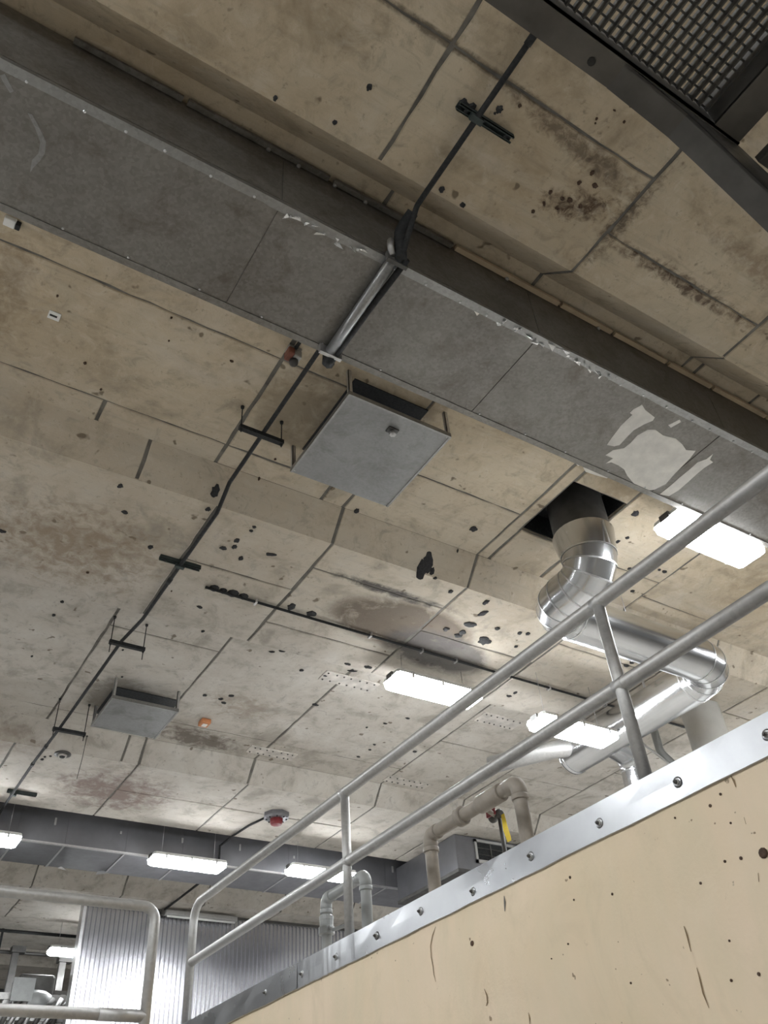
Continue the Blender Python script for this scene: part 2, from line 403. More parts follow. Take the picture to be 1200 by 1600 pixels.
zone(0.09, hA0, HB, HB, run([-3, 1.5, 3.0], [1.15]) + [(3.0, 4.47, [1.56]), (4.47, 6.0, [1.2]), (6.0, 7.5, [])])
zone(hA0, hA1, HB, H, run([-3, 3.0, 4.49, 6.0, 7.5, 9]))
hx = HOLE
zone(hA1, 4.885, H, H, [(-3, 1.76, [3.65, 4.655, (4.7, 0.76)]), (1.76, 2.99, [3.65, 4.655, (4.7, 2.76)]), (2.99, 4.5, [4.215]),
     (4.5, hx[0], []), (hx[0], hx[1], [hx[2], hx[3]]), (hx[1], 6.51, [4.4]), (6.51, 7.55, [4.66]), (7.55, 9.0, [3.6]), (9.0, 10.5, []), (10.5, 12, []), (12, 14, [])])
for o in [c for c in ceiling.children if c.name.startswith('concrete_panel')]:
    cx = sum(v.co.x for v in o.data.vertices)/len(o.data.vertices); cy = sum(v.co.y for v in o.data.vertices)/len(o.data.vertices)
    if hx[0] < cx < hx[1] and hx[2] < cy < hx[3]:
        bpy.data.objects.remove(o)
zone(4.885, 5.105, H, HB, run([-3, 1.2, 2.99, 4.5, 6.5, 8.0, 9.5, 11, 12.5, 14]))
zone(5.105, 6.90, HB, HB, [(-3, 1.90, []), (1.90, 3.0, [5.9]), (3.0, 4.49, [5.5, 6.5]), (4.49, 6.0, [5.93]), (6.0, 7.5, [5.5]), (7.5, 9.0, [6.3]), (9, 10.5, [5.8]), (10.5, 12, []), (12, 14, [])])
zone(7.12, 9.90, H, H, [(-3, 0.25, []), (0.25, 1.76, [9.6]), (1.76, 2.99, [7.62, 9.6]), (2.99, 4.5, [9.36]), (4.5, 6.5, [7.26, 9.37]), (6.5, 8.0, [8.4]), (8, 9.5, [7.7, 8.9]), (9.5, 11, [8.2]), (11, 12.5, []), (12.5, 14, [])])
zone(9.90, 10.12, H, HB, run([-1, 1.0, 2.78, 3.0, 4.5, 6.5, 8.0, 9.5, 11, 12.5, 14]))
zone(10.12, 11.915, HB, HB, [(-1, 1.5, []), (1.5, 3.0, []), (3.0, 4.52, [10.95]), (4.52, 6.5, [10.98]), (6.5, 8.0, []), (8.0, 9.5, [10.9]), (9.5, 11, []), (11, 12.5, []), (12.5, 14, [])])
zone(12.135, 14.915, H, H, run([-1, 1.5, 3, 4.5, 6, 7.5, 9, 11, 13]))
zone(14.915, 15.135, H, HB, run([-1, 1.5, 3, 4.5, 6, 7.5, 9, 11, 13]))
zone(15.135, 16.93, HB, HB, run([-1, 1.5, 3, 4.5, 6, 7.5, 9, 11, 13]))
# shaft of the duct opening
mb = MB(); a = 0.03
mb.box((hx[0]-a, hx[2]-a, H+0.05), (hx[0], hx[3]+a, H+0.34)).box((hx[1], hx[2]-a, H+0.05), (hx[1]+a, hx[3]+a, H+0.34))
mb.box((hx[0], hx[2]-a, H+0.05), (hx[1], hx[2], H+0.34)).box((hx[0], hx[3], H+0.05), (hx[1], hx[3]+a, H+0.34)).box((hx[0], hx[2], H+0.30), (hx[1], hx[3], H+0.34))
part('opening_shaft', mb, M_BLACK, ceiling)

SL = [0.0]
def ceil_pt(px, py):
    """where the sight line through this pixel meets the profiled ceiling"""
    d = ray(px, py); best = None
    for (ya, za), (yb, zb) in zip(prof[:-1], prof[1:]):
        # z = za + k (y-ya)
        kk = (zb-za)/(yb-ya); den = d.z - kk*d.y
        if abs(den) < 1e-6: continue
        t = (za-kk*ya)/den
        if t > 0 and ya-1e-6 <= t*d.y <= yb+1e-6 and (best is None or t < best): best = t; SL[0] = kk
    return d*best

# ------------------------------------------------------------------ raised platform on the right, its cream wall
XR = 2.7
FT, FB = 0.4965*XR, 0.4435*XR       # top and bottom of the flashing
wall_p = struct('wall_platform', MB().box((XR+0.004, -5.0, FL), (XR+0.30, 9.0, FT-0.004)), M_CREAM)
struct('floor_platform', MB().box((XR+0.30, -5.0, FL), (X1, 15.5, FT-0.30)), M_GREYCON)
struct('floor_landing', MB().box((-3.0, 4.75, FL), (2.1, 6.8, 0.42)), M_GREYCON)

# cracks, tie holes and runs on the cream wall
def crack(pts, wd, name='crack', mat=None):
    P = [onX(x, y, XR+0.003) for x, y in pts]; mb = MB()
    L = []; R = []
    for i, p in enumerate(P):
        t = (P[min(i+1, len(P)-1)]-P[max(0, i-1)]).normalized(); n = Vector((0, -t.z, t.y)); ww = wd*(0.35 if i in (0, len(P)-1) else random.uniform(0.7, 1.2))
        L.append(p+n*ww/2); R.append(p-n*ww/2)
    n = len(P); out = [v-Vector((0.0015,0,0)) for v in L+R]
    mb.add(out, [(i, i+1, n+i+1, n+i) for i in range(n-1)])
    return part(name, mb, mat or M_STAIN, wall_p)
crack([(681,1448),(676,1462),(673,1478),(674,1495),(677,1510),(678,1522),(681,1534)], 0.006)
crack([(757,1545),(761,1555),(762,1566),(760,1572)], 0.007)
crack([(1142,1212),(1147,1220),(1150,1230)], 0.007)
crack([(1069,1447),(1074,1462),(1080,1487)], 0.008)
crack([(1089,1512),(1094,1530),(1099,1552),(1108,1575)], 0.006)
crack([(788,1400),(789,1410),(789,1424)], 0.012, 'drip_run', M_SEAL)
crack([(1185,1364),(1186,1378)], 0.006)
crack([(1163,1277),(1166,1288)], 0.006)
crack([(826,1582),(828,1592),(828,1600)], 0.007, 'drip_run')
for px, py, r in [(738,1474,0.012),(891,1371,0.006),(897,1406,0.004),(957,1397,0.005),(1193,1333,0.018),(1158,1341,0.006),(1142,1286,0.004),(1133,1346,0.005),(986,1536,0.004),(1143,1532,0.005),(1186,1522,0.006),(1095,1380,0.005),(1126,1241,0.005),(1110,1259,0.006),(1140,1470,0.004),(888,1475,0.004),(1055,1278,0.004),(630,1422,0.004),(862,1498,0.003)]:
    p = onX(px, py, XR+0.004)
    part('tie_hole' if r > 0.01 else 'pinhole', MB().lathe(p, [(r, -0.001), (r, 0.003), (r*0.5, 0.0035)], 10, Vector((-1,0,0))), M_BRSPOT, wall_p)

# corrugated partition at the far end
YW = 15.65; XW0 = onY(133, 1413, YW).x
cw = struct('wall_corrugated', MB().box((XW0, YW+0.06, FL), (X1, YW+0.16, HB-0.01)), M_DARKSTEEL)
def corr_sheet(xa, wd, pitch=0.08):
    mb = MB(); n = int(round(wd/pitch)); pts = []
    for i in range(n):
        x = i*pitch
        pts += [(x, 0.03), (x+pitch*0.42, 0.03), (x+pitch*0.54, 0.0), (x+pitch*0.88, 0.0)]
    pts.append((n*pitch, 0.03))
    z0, z1 = 0.0, HB-0.02-FL
    vs = [(x, y, z) for z in (z0, z1) for x, y in pts]; k = len(pts)
    mb.add(vs, [(i, i+1, k+i+1, k+i) for i in range(k-1)])
    return to_mesh('corrugated_sheet', mb, M_CORR, False)
sh = corr_sheet(0, 0.96)
for i in range(12): inst('corrugated_sheet', sh, cw, (XW0+0.03+i*0.962, YW, FL))
part('corner_trim', MB().box((XW0-0.02, YW-0.03, FL), (XW0+0.03, YW+0.17, HB-0.005)), M_GALV, cw)
part('head_trim', MB().box((XW0, YW-0.02, HB-0.05), (X1, YW+0.04, HB-0.005)), M_DARKSTEEL, cw)

# ================================================================== NEAR RECTANGULAR DUCT
DY0, DZB = 2.23, 4.416; DY1 = 0.687*DZB; DT = 4.97
dx0, dx1 = -2.2, 9.4
nd = thing('rectangular_duct', 'long dull grey rectangular sheet metal duct crossing under the ceiling, nearest to the grating', 'duct', (dx0, DY0, DZB))
part('duct_body', MB().box((dx0, DY0+0.004, DZB+0.006), (dx1, DY1-0.002, DT)), M_DUCT, nd)
seams = [dx0, -0.8, 1.05, 2.93, 4.74, 6.6, 8.4, dx1]
for a, b in zip(seams[:-1], seams[1:]):
    mb = MB().box((a+0.004, DY0+0.05, DZB), (b-0.004, DY1-0.04, DZB+0.006)); part('bottom_panel', mb, M_DUCT, nd)
    part('side_panel', MB().box((a+0.003, DY0-0.001, DZB+0.03), (b-0.003, DY0+0.004, DT-0.06)), M_DUCT, nd)
    # folded corner, dented here and there
    for (y_a, y_b, nm) in ((DY0-0.002, DY0+0.055, 'corner_fold'), (DY1-0.045, DY1+0.004, 'rear_fold')):
        mb = MB(); nn = 14
        top, bot = [], []
        for i in range(nn+1):
            x = a+(b-a)*i/nn; dn = random.uniform(-0.004, 0.006) if (nm == 'corner_fold' and ((0.6 < x < 1.5) or (3.0 < x < 4.6))) else 0
            top.append((x, y_a, DZB-0.006+dn*0.4)); bot.append((x, y_b, DZB-0.003+dn))
        n_ = nn+1
        up = [(x, y, z+0.03) if nm == 'corner_fold' else (x, y, z+0.01) for x, y, z in top]
        mb.add(top+bot+up, [(i, i+1, n_+i+1, n_+i) for i in range(nn)] + [(i+1, i, 2*n_+i, 2*n_+i+1) for i in range(nn)])
        part(nm, mb, M_FOLD if nm == 'corner_fold' else M_DUCT, nd, fix=False)
scr = to_mesh('screw', MB().lathe((0,0,0), [(0.008, 0), (0.008, -0.004), (0.004, -0.007)], 8), M_GALV)
for i in range(34):
    inst('screw', scr, nd, (-1.0+i*0.235+random.uniform(-.03,.03), DY0+0.045+random.uniform(-.006,.006), DZB-0.004))
for i in range(20): inst('screw', scr, nd, (-0.8+i*0.42+random.uniform(-.03,.03), DY1-0.055, DZB))
# top flange strips against the slab, in separate lengths
xs = -0.2
while xs < 6.5:
    L_ = random.uniform(0.5, 0.95); part('top_flange', MB().box((xs, DY0-0.035, DT-0.035+random.uniform(-.006,.006)), (xs+L_-0.03, DY0, DT-0.01)), M_TAN if xs > 1.6 else M_DUCT, nd); xs += L_
for x in (0.95, 1.15, 1.4, 1.62, 2.75, 3.6): part('flange_bolt', MB().lathe((x, DY0-0.002, DT-0.05), [(0.014, 0), (0.014, 0.01), (0.007, 0.016)], 6, Vector((0,-1,0)), False), M_GALV, nd)
# patches of pale coating left on the underside
def patch(pix, name='coating_patch'):
    P = [onZ(x, y, DZB) for x, y in pix]
    mb = MB().prism([(p.x, p.y) for p in P], DZB-0.0025, DZB+0.001); return part(name, mb, M_PEEL, nd, 'pale peeling coating patch')
patch([(1003,632),(1008,640),(1023,652),(1020,657),(1006,663),(990,672),(979,683),(968,695),(960,697),(948,695),(955,685),(970,665),(988,648),(984,645),(990,639)])
patch([(1012,671),(1024,671),(1036,680),(1056,685),(1066,694),(1072,703),(1087,704),(1078,716),(1054,740),(1040,756),(1022,765),(1010,766),(990,755),(980,743),(975,733),(966,727),(955,722),(946,724),(958,716),(946,711),(958,703),(975,700),(985,692),(996,680)])
patch([(1114,709),(1109,718),(1114,722),(1100,731),(1088,741),(1076,752),(1060,766),(1045,775),(1031,772),(1046,760),(1062,746),(1078,733),(1090,722),(1104,717)])
patch([(911,730),(925,731),(940,738),(952,745),(948,747),(930,742),(915,737)]); patch([(899,723),(908,721),(910,725),(903,728)]); patch([(963,748),(975,750),(990,758),(1000,761),(992,763),(975,757)])
patch([(1044,664),(1062,655),(1064,659),(1048,668)])
patch([(740,484),(748,482),(753,487),(745,493)]); M_KEEP = M_PEEL; M_PEEL = M_FOLD
patch([(0,118),(8,115),(13,126),(22,142),(16,145),(6,130)]); patch([(43,176),(50,178),(58,192),(66,208),(72,222),(70,240),(62,252),(52,262),(47,270),(50,250),(60,240),(63,222),(55,200)]); M_PEEL = M_KEEP
# dented bright foil along the fold
for k_, (xa, n_) in enumerate(((1.10, 9), (2.62, 18))):
    for i in range(n_):
        x = xa + i*0.06 + random.uniform(-.02, .02); y = DY0+0.03+random.uniform(-.012, .03)
        q = [(x+random.uniform(-.045,.045), y+random.uniform(-.025,.025), DZB-random.uniform(0.004, 0.03)) for _ in range(3)]
        mb = MB().add(q+[(x, y, DZB+0.004)], [(0,1,2), (0,3,1), (1,3,2), (2,3,0)]); part('crumpled_foil', mb, M_FOIL, nd)

# ================================================================== FAR RECTANGULAR DUCT
FY0, FZB = 12.25, 4.405; FY1 = 2.985*FZB; fx0, fx1 = -3.0, 9.2
fd = thing('rectangular_duct', 'grey rectangular sheet metal duct at the far end behind the row of lamps', 'duct', (fx0, FY0, FZB))
part('duct_body', MB().box((fx0, FY0+0.004, FZB+0.005), (fx1, FY1, 4.97)), M_GREYBOX, fd)
fs = [fx0, -1.4, 0.4, 2.1, 2.75, 3.6, 4.45, 6.2, 8.0, fx1]
for a, b in zip(fs[:-1], fs[1:]):
    part('side_panel', MB().box((a+0.004, FY0-0.001, FZB+0.02), (b-0.004, FY0+0.004, 4.96)), M_GREYBOX, fd)
    part('bottom_panel', MB().box((a+0.006, FY0+0.03, FZB), (b-0.006, FY1-0.02, FZB+0.005)), M_GREYBOX, fd)
    part('cross_seam', MB().box((a-0.012, FY0-0.004, FZB-0.012), (a+0.012, FY1, FZB+0.002)), M_GALV, fd)
part('corner_fold', MB().box((fx0, FY0-0.006, FZB-0.006), (fx1, FY0+0.03, FZB+0.02)), M_GALV, fd)
for i in range(9): part('hanger_clip', MB().box((0.7+i*0.93, FY0-0.02, 4.66), (0.725+i*0.93, FY0, 4.70+0.03*(i % 3))), M_RAIL, fd)
for x, y in ((2.95, FY1-0.06), (3.55, FY1-0.1)):
    q = [(x+random.uniform(-.1,.1), y+random.uniform(-.06,.06), FZB-random.uniform(0.01, 0.06)) for _ in range(3)]
    part('crumpled_foil', MB().add(q+[(x, y, FZB+0.004)], [(0,1,2),(0,3,1),(1,3,2),(2,3,0)]), M_GALV, fd)

# grey duct on the right with a louvred end
RX0 = 8.22; RY0 = 10.54; RZB = RX0/1.955; RZT = HB-0.008
rd = thing('louvred_duct', 'grey sheet metal housing with a dark louvre in its end, behind the brown pipe', 'duct', (RX0, RY0, RZB))
part('housing', MB().rbox((RX0, RY0, RZB), (RX0+1.5, FY0-0.01, RZT), 0.012), M_GREYBOX, rd)
part('base_trim', MB().box((RX0-0.02, RY0-0.03, RZB-0.05), (RX0+1.52, FY0-0.02, RZB)), M_DARKSTEEL, rd)
lv = part('louvre_frame', MB().box((RX0+0.36, RY0-0.03, RZB+0.13), (RX0+1.2, RY0-0.002, RZB+0.18)).box((RX0+0.36, RY0-0.03, RZB+0.45), (RX0+1.2, RY0-0.002, RZB+0.49)).box((RX0+0.36, RY0-0.03, RZB+0.13), (RX0+0.40, RY0-0.002, RZB+0.49)).box((RX0+1.16, RY0-0.03, RZB+0.13), (RX0+1.2, RY0-0.002, RZB+0.49)), M_RAIL, rd)
part('louvre_back', MB().box((RX0+0.38, RY0-0.008, RZB+0.15), (RX0+1.18, RY0-0.003, RZB+0.47)), M_BLACK, rd)
for i in range(2): part('louvre_blade', MB().box((RX0+0.40, RY0-0.024, RZB+0.26+i*0.10), (RX0+1.16, RY0-0.010, RZB+0.268+i*0.10)), M_DARKSTEEL, lv)
for x in (0.66, 0.92): part('louvre_mullion', MB().box((RX0+x, RY0-0.028, RZB+0.18), (RX0+x+0.02, RY0-0.004, RZB+0.45)), M_DARKSTEEL, lv)

# ================================================================== LAMPS
def make_lamp():
    t = thing('ceiling_lamp', '', 'lamp', (0,0,0), 'suspended lamps')
    L_, W_ = 1.12, 0.32
    def ring(l, w_, z, c):
        return [(-l+c,-w_,z),(l-c,-w_,z),(l,-w_+c,z),(l,w_-c,z),(l-c,w_,z),(-l+c,w_,z),(-l,w_-c,z),(-l,-w_+c,z)]
    part('housing', MB().loft([ring(L_/2, W_/2, 0.075, 0.025), ring(L_/2-.01, W_/2-.01, 0.115, 0.025), ring(L_/2-.06, W_/2-.06, 0.135, 0.04)]), M_WHITE, t)
    part('lens', MB().loft([ring(L_/2-.04, W_/2-.03, 0.0, 0.025), ring(L_/2-.015, W_/2-.012, 0.02, 0.025), ring(L_/2-.008, W_/2-.008, 0.0745, 0.025)]), M_LENS, t)
    cl = to_mesh('clip', MB().box((-0.014,-0.006,0.03), (0.014,0.006,0.1)), M_GALV)
    for sx in (-0.38, 0.0, 0.38):
        for sy in (-1, 1): inst('clip', cl, t, (sx, sy*(W_/2+0.004), 0))
    for sx in (-1, 1): part('end_bracket', MB().box((sx*(L_/2)-0.012, -0.05, 0.06), (sx*(L_/2)+0.012, 0.05, 0.12)), M_DARKSTEEL, t)
    wm = to_mesh('hanging_wire', MB().cyl((0,0,0), (0,0,1), 0.003, 6), M_GALV)
    for sx in (-0.4, 0.4): inst('hanging_wire', wm, t, (sx, 0, 0.13))
    return t
lamp0 = make_lamp(); used = False
def lamp(x, y, z, top, label, rot=0):
    global used
    if not used: o = lamp0; used = True; o.location = (x, y, z+CZ); o.rotation_euler = (0,0,rot); o['label'] = label
    else: o = dup(lamp0, (x, y, z), rot, label)
    for c in o.children:
        if c.name.startswith('hanging_wire'): c.scale = (1, 1, top-z-0.13)
    return o
lamp(5.70, 3.21, 4.38, H, 'bright white lamp beside the near duct, behind the top rail')
lamp(4.98, 6.44, 4.36, HB, 'bright white lamp in mid ceiling, its right end crossed by the top rail')
lamp(6.56, 6.07, 4.05, HB, 'bright white lamp below the round duct, crossed by the middle rail')
lamp(4.47, 12.04, 4.25, H, 'bright white lamp under the far duct, left of the rail corner')
lamp(1.56, 12.04, 4.25, H, 'bright white lamp cut off by the left edge of the photo')
lamp(6.50, 11.74, 4.25, HB, 'bright white lamp under the far duct, behind the rail post')
lamp(4.45, 17.1, 4.25, H, 'far white lamp seen beside the edge of the corrugated partition')
for i, (x, y, z, tp) in enumerate(((-2.2, 3.2, 4.3, H), (-2.2, 0.4, 4.3, HB), (-4.6, 0.4, 4.3, HB), (0.6, -3.0, 4.36, H), (-2.4, -2.6, 4.36, H), (-2.2, 6.5, 4.36, HB), (-1.4, 12.0, 4.25, H), (-5.0, 6.5, 4.36, HB), (10.5, 6.5, 4.36, HB), (8.9, 3.28, 4.36, H), (13.2, 6.5, 4.36, HB), (10.8, 11.6, 4.25, HB), (1.0, 20.5, 4.25, HB), (-5, 12, 4.25, H))):  # unseen fixtures: rows continued, plus extras added to brighten wall, near ceiling and ducts
    lamp(x, y, z, tp, ['lamp over the lower floor left of the view', 'unseen lamp added beside the viewer on the left', 'outer lamp added on the left of the viewer', 'unseen lamp added close behind the viewer', 'unseen lamp added behind the viewer', 'second lamp over the lower floor left of the view', 'far lamp left of the view', 'outer lamp left of the view', 'lamp right of the round duct out of view', 'unseen lamp added right of the view to light the ducts', 'outermost lamp right of the view', 'lamp beyond the louvred housing', 'lamp in the far room', 'outer far lamp left of the view'][i])

# ================================================================== ROUND DUCT
rdct = thing('round_duct', 'shiny round metal duct dropping out of a square ceiling opening and bending twice', 'duct', (5.02, 4.0, 4.1))
def gored(pts, rad, seg=32, mat=M_SPIRAL, parent=rdct, name='duct_section', band=True):
    R = rings_of(pts, rad, seg)
    for i in range(len(R)-1):
        part(name if (Vector(pts[i])-Vector(pts[i+1])).length > 0.35 else 'elbow_gore', MB().loft([R[i], R[i+1]], True, False), mat, parent)
    if band:
        for i in range(1, len(R)-1):
            c = Vector(pts[i]); big = [c+(p-c)*1.012 for p in R[i]]
            t = (Vector(pts[i+1])-Vector(pts[i-1])).normalized()*0.008
            part('seam_band', MB().loft([[p-t for p in big], [p+t for p in big]], True, False), M_GALV, parent)
RZ = 4.33
neck = [(5.02, 4.0, 5.28), (5.02, 4.0, 4.74)]
part('neck', MB().tube(neck, 0.262, 32, False), M_DARKSTEEL, rdct, 'dull dark duct neck')
ax = [Vector((5.02, 4.0, 4.78)), Vector((5.02, 4.0, RZ)), Vector((5.02, 4.60, RZ)), Vector((7.36, 4.60, RZ)), Vector((7.36, 6.95, RZ))]
path = fillet(ax, [0.36, 0.24, 0.36], 4)
rad = []
for p in path:
    tt = max(0, min(1, (4.78-p.z)/0.4)) if p.y < 4.3 else 1
    rad.append(0.285 - 0.06*max(tt, min(1, max(0, (p.x-5.02)/0.3))))
gored(path, rad)
# lengthwise lap seam and screws on the first bend
part('lap_seam', MB().box((4.985, 3.712, 4.50), (5.0, 3.725, 4.76)), M_GALV, rdct)
part('end_cap', MB().lathe((7.36, 6.95, RZ), [(0.232, -0.05), (0.232, 0.0), (0.20, 0.012)], 32, Vector((0,1,0))), M_SPIRAL, rdct)
bq = onZ(765, 1196, RZ); br = [Vector((7.36, 6.70, RZ)), Vector((7.05, 6.85, RZ)), Vector((bq.x, bq.y, RZ))]
part('branch_duct', MB().tube(fillet(br, 0.3, 5), 0.105, 24), M_RAIL, rdct)
gored(fillet([Vector((7.5, 6.45, RZ)), Vector((8.05, 6.62, RZ)), Vector((8.08, 6.66, RZ-0.42))], 0.2, 4), 0.16)
for x in (6.1,): part('hanging_wire', MB().cyl((x, 4.6, RZ+0.22), (x, 4.6, H), 0.004, 6), M_GALV, rdct)
for y in (5.6, 6.6): part('hanging_strap', MB().box((7.34, y, RZ+0.22), (7.38, y+0.004, HB)), M_GALV, rdct)

solo('vertical_duct', MB().lathe((8.64, 5.87, FT-0.30), [(0.235, 0), (0.235, 2.0), (0.24, 2.01), (0.24, 2.04), (0.235, 2.05), (0.235, HB-FT+0.295)], 32), M_WHITE, 'white vertical duct standing behind the round duct elbow', 'duct', (8.64, 5.87, FT-0.30))
pv = thing('drop_pipe', 'grey plastic drop pipe with a dark clamp under the round duct', 'pipe', (8.55, 6.3, FT-0.3))
part('pipe', MB().tube(fillet([(8.28, 6.35, 4.7), (8.28, 6.35, 4.3), (8.6, 6.3, 4.0), (8.6, 6.3, FT-0.3)], 0.1, 5), 0.05, 16), M_PVC, pv)
part('clamp', MB().lathe((8.57, 6.305, 4.02), [(0.056, 0), (0.06, 0.01), (0.06, 0.04), (0.056, 0.05)], 16), M_BLACK, pv)
part('sway_brace', MB().beam((7.85, 6.4, 4.5), (8.5, 6.3, 4.05), 0.02, 0.02), M_RAIL, pv)

# ================================================================== HOODS UNDER CEILING OPENINGS
def hood(label, x0, x1, y0, y1, zp, ztop, hx0, hx1, hy0, hy1):
    t = thing('vent_hood', label, 'vent', ((x0+x1)/2, (y0+y1)/2, zp))
    part('deflector_plate', MB().rbox((x0, y0, zp), (x1, y1, zp+0.02), 0.006), M_HOOD, t)
    rim = 0.035
    part('front_rim', MB().box((x0, y0-0.004, zp-0.006), (x1, y0+0.012, zp+rim)), M_FOLD, t)
    part('side_rim', MB().box((x0-0.004, y0, zp-0.004), (x0+0.012, y1, zp+rim)), M_FOLD, t)
    part('side_rim', MB().box((x1-0.012, y0, zp-0.004), (x1+0.004, y1, zp+rim)), M_FOLD, t)
    for (x, y) in ((x0, y0), (x1-0.03, y0), (x0, y1-0.03), (x1-0.03, y1-0.03)):
        part('hanger_strap', MB().box((x, y, zp), (x+0.03, y+0.006, ztop)).box((x, y, zp), (x+0.006, y+0.03, ztop)), M_GALV, t)
    part('opening_shade_slab', MB().box((hx0, hy0, ztop-0.012), (hx1, hy1, ztop)), M_BLACK, t, 'black slab painted as the shade of a ceiling opening')  # black slab paints the shade inside a ceiling opening that is not cut
    return t
M_HOOD = galvanised('hood_sheet', (0.20, 0.20, 0.20), (0.30, 0.30, 0.30), 0.42, 0.6, 0.6, True, (0.13, 0.125, 0.12))
hd = hood('square galvanised vent hood with a dark open slot, hung beside the near duct', 2.23, 3.15, 3.49, 4.43, 4.72, H, 2.32, 3.0, 3.54, 4.40)
c_ = onZ(613, 672, 4.72)
part('eye_plate', MB().rbox((c_.x-0.045, c_.y-0.03, 4.705), (c_.x+0.045, c_.y+0.03, 4.72), 0.004), M_DARKSTEEL, hd)
part('eye_bolt', MB().lathe((c_.x, c_.y, 4.66), [(0.012, 0), (0.028, 0.008), (0.028, 0.03), (0.014, 0.034), (0.014, 0.046)], 6, smooth=False), M_RAIL, hd)
hood('smaller grey vent hood with a dark open front, far left by the black conduit', 2.16, 2.93, 8.60, 9.36, 4.74, H, 2.22, 3.0, 8.80, 9.50)

# ================================================================== CONDUIT WITH ITS HANGERS
cd = thing('electrical_conduit', 'long black conduit running the depth of the ceiling on hangers', 'conduit', (1.85, 5.0, 4.6))
cp = fillet([(1.82, -0.6, 4.68), (1.82, 1.98, 4.68), (1.80, 2.165, 4.36), (1.79, 2.24, 4.355)], 0.05, 4)
part('conduit_run', MB().tube(cp, 0.017, 12), M_BLACK, cd)
cp = fillet([(1.79, 3.02, 4.37), (1.80, 3.10, 4.38), (1.875, 3.20, 4.80), (1.885, 4.86, 4.80), (1.90, 5.12, 4.685), (1.90, 6.9, 4.685), (1.87, 7.44, 4.735), (1.82, 9.4, 4.655), (1.80, 10.3, 4.665), (1.80, 11.85, 4.665), (1.76, 12.04, 4.52), (1.75, 12.05, 4.40)], 0.06, 4)
part('conduit_run', MB().tube(cp, 0.017, 12), M_BLACK, cd)
for (x, y, z) in ((1.82, 0.9, 4.68), (1.90, 6.2, 4.685), (1.81, 9.9, 4.66), (1.80, 10.45, 4.665)): part('coupling', MB().cyl((x, y-0.035, z), (x, y+0.035, z), 0.022, 12), M_BLACK, cd)
sl = thing('pipe_sleeve', 'shiny metal pipe sleeve with black fittings under the near duct', 'pipe', (1.79, 2.6, 4.33))
part('sleeve', MB().cyl((1.77, 2.20, 4.372), (1.775, 2.99, 4.372), 0.036, 24), M_FOLD, sl)
part('cable', MB().tube([(1.835, 2.16, 4.36), (1.825, 2.6, 4.365), (1.82, 3.06, 4.365)], 0.02, 12), M_BLACK, sl)
part('strap', MB().box((1.70, 2.975, 4.335), (1.86, 3.0, 4.412)), M_GALV, sl); part('strap', MB().box((1.72, 2.19, 4.335), (1.86, 2.215, 4.414)), M_DARKSTEEL, sl)
part('end_fitting', MB().cyl((1.79, 3.0, 4.36), (1.80, 3.07, 4.35), 0.034, 16), M_BLACK, sl)
part('hex_flange', MB().lathe((1.835, 3.10, 4.40), [(0.034, 0), (0.036, 0.012), (0.036, 0.05), (0.02, 0.06), (0.012, 0.062), (0.012, 0.59)], 6, smooth=False), M_DARKSTEEL, sl)
part('elbow_fitting', MB().tube(fillet([(1.815, 2.02, 4.66), (1.80, 2.15, 4.62), (1.80, 2.17, 4.35)], 0.06, 4), 0.036, 14), M_BLACK, sl)
part('loose_tail', MB().tube(fillet([(1.745, 2.18, 4.52), (1.73, 2.17, 4.44), (1.755, 2.19, 4.38)], 0.03, 3), 0.020, 10), M_RAIL, sl)

def trapeze(label, y, z, xa, xb, ztop, over=0.10):
    t = thing('trapeze_hanger', label, 'hanger', ((xa+xb)/2, y, z), 'conduit hangers')
    part('bar', MB().box((xa, y-0.02, z-0.04), (xb, y+0.02, z-0.002)), M_BLACK, t)
    for x in (xa+0.015, xb-0.015):
        rd_ = part('rod', MB().cyl((x, y, z-0.04-over), (x, y, ztop), 0.005, 8), M_BLACK, t)
        part('anchor', MB().lathe((x, y, ztop-0.02), [(0.014, 0), (0.016, 0.02)], 8), M_BLACK, rd_)
        part('nut', MB().lathe((x, y, z-0.056), [(0.011, 0), (0.011, 0.014)], 6, smooth=False), M_BLACK, rd_)
    return t
trapeze('black bar on two short rods holding the conduit beside the square vent hood', 4.21, 4.785, 1.68, 2.05, H, 0.03)
trapeze('black bar on two thin rods holding the conduit in the middle of its run', 7.44, 4.72, 1.75, 2.115, H)
trapeze('black bar on two rods holding the conduit beside the smaller far hood', 9.34, 4.64, 1.74, 2.11, H, 0.06)
def strut(label, y, xa, xb, z=HB):
    t = thing('strut_channel', label, 'strut', ((xa+xb)/2, y, z), 'struts fixed to the beams')
    part('channel', MB().box((xa, y-0.022, z-0.042), (xb, y-0.016, z)).box((xa, y+0.016, z-0.042), (xb, y+0.022, z)).box((xa, y-0.022, z-0.006), (xb, y+0.022, z)).box((xa, y-0.022, z-0.042), (xb, y-0.010, z-0.038)).box((xa, y+0.010, z-0.042), (xb, y+0.022, z-0.038)), M_GREEN, t)
    part('conduit_clamp', MB().box((1.86 if y < 8 and y > 3 else 1.78, y-0.018, z-0.078), (1.94 if y < 8 and y > 3 else 1.86, y+0.018, z-0.036)), M_GREEN, t)
    for x in (xa+0.05, xb-0.05): part('anchor_bolt', MB().lathe((x, y, z-0.046), [(0.012, 0), (0.012, 0.01)], 6, smooth=False), M_BLACK, t)
    return t
strut('black strut bar across the conduit near the steel grating', 1.382, 1.70, 2.08)
strut('dark green strut bar across the conduit on the middle beam', 5.947, 1.71, 2.09)
strut('dark strut bar across the far end of the conduit', 11.474, 1.74, 2.11)

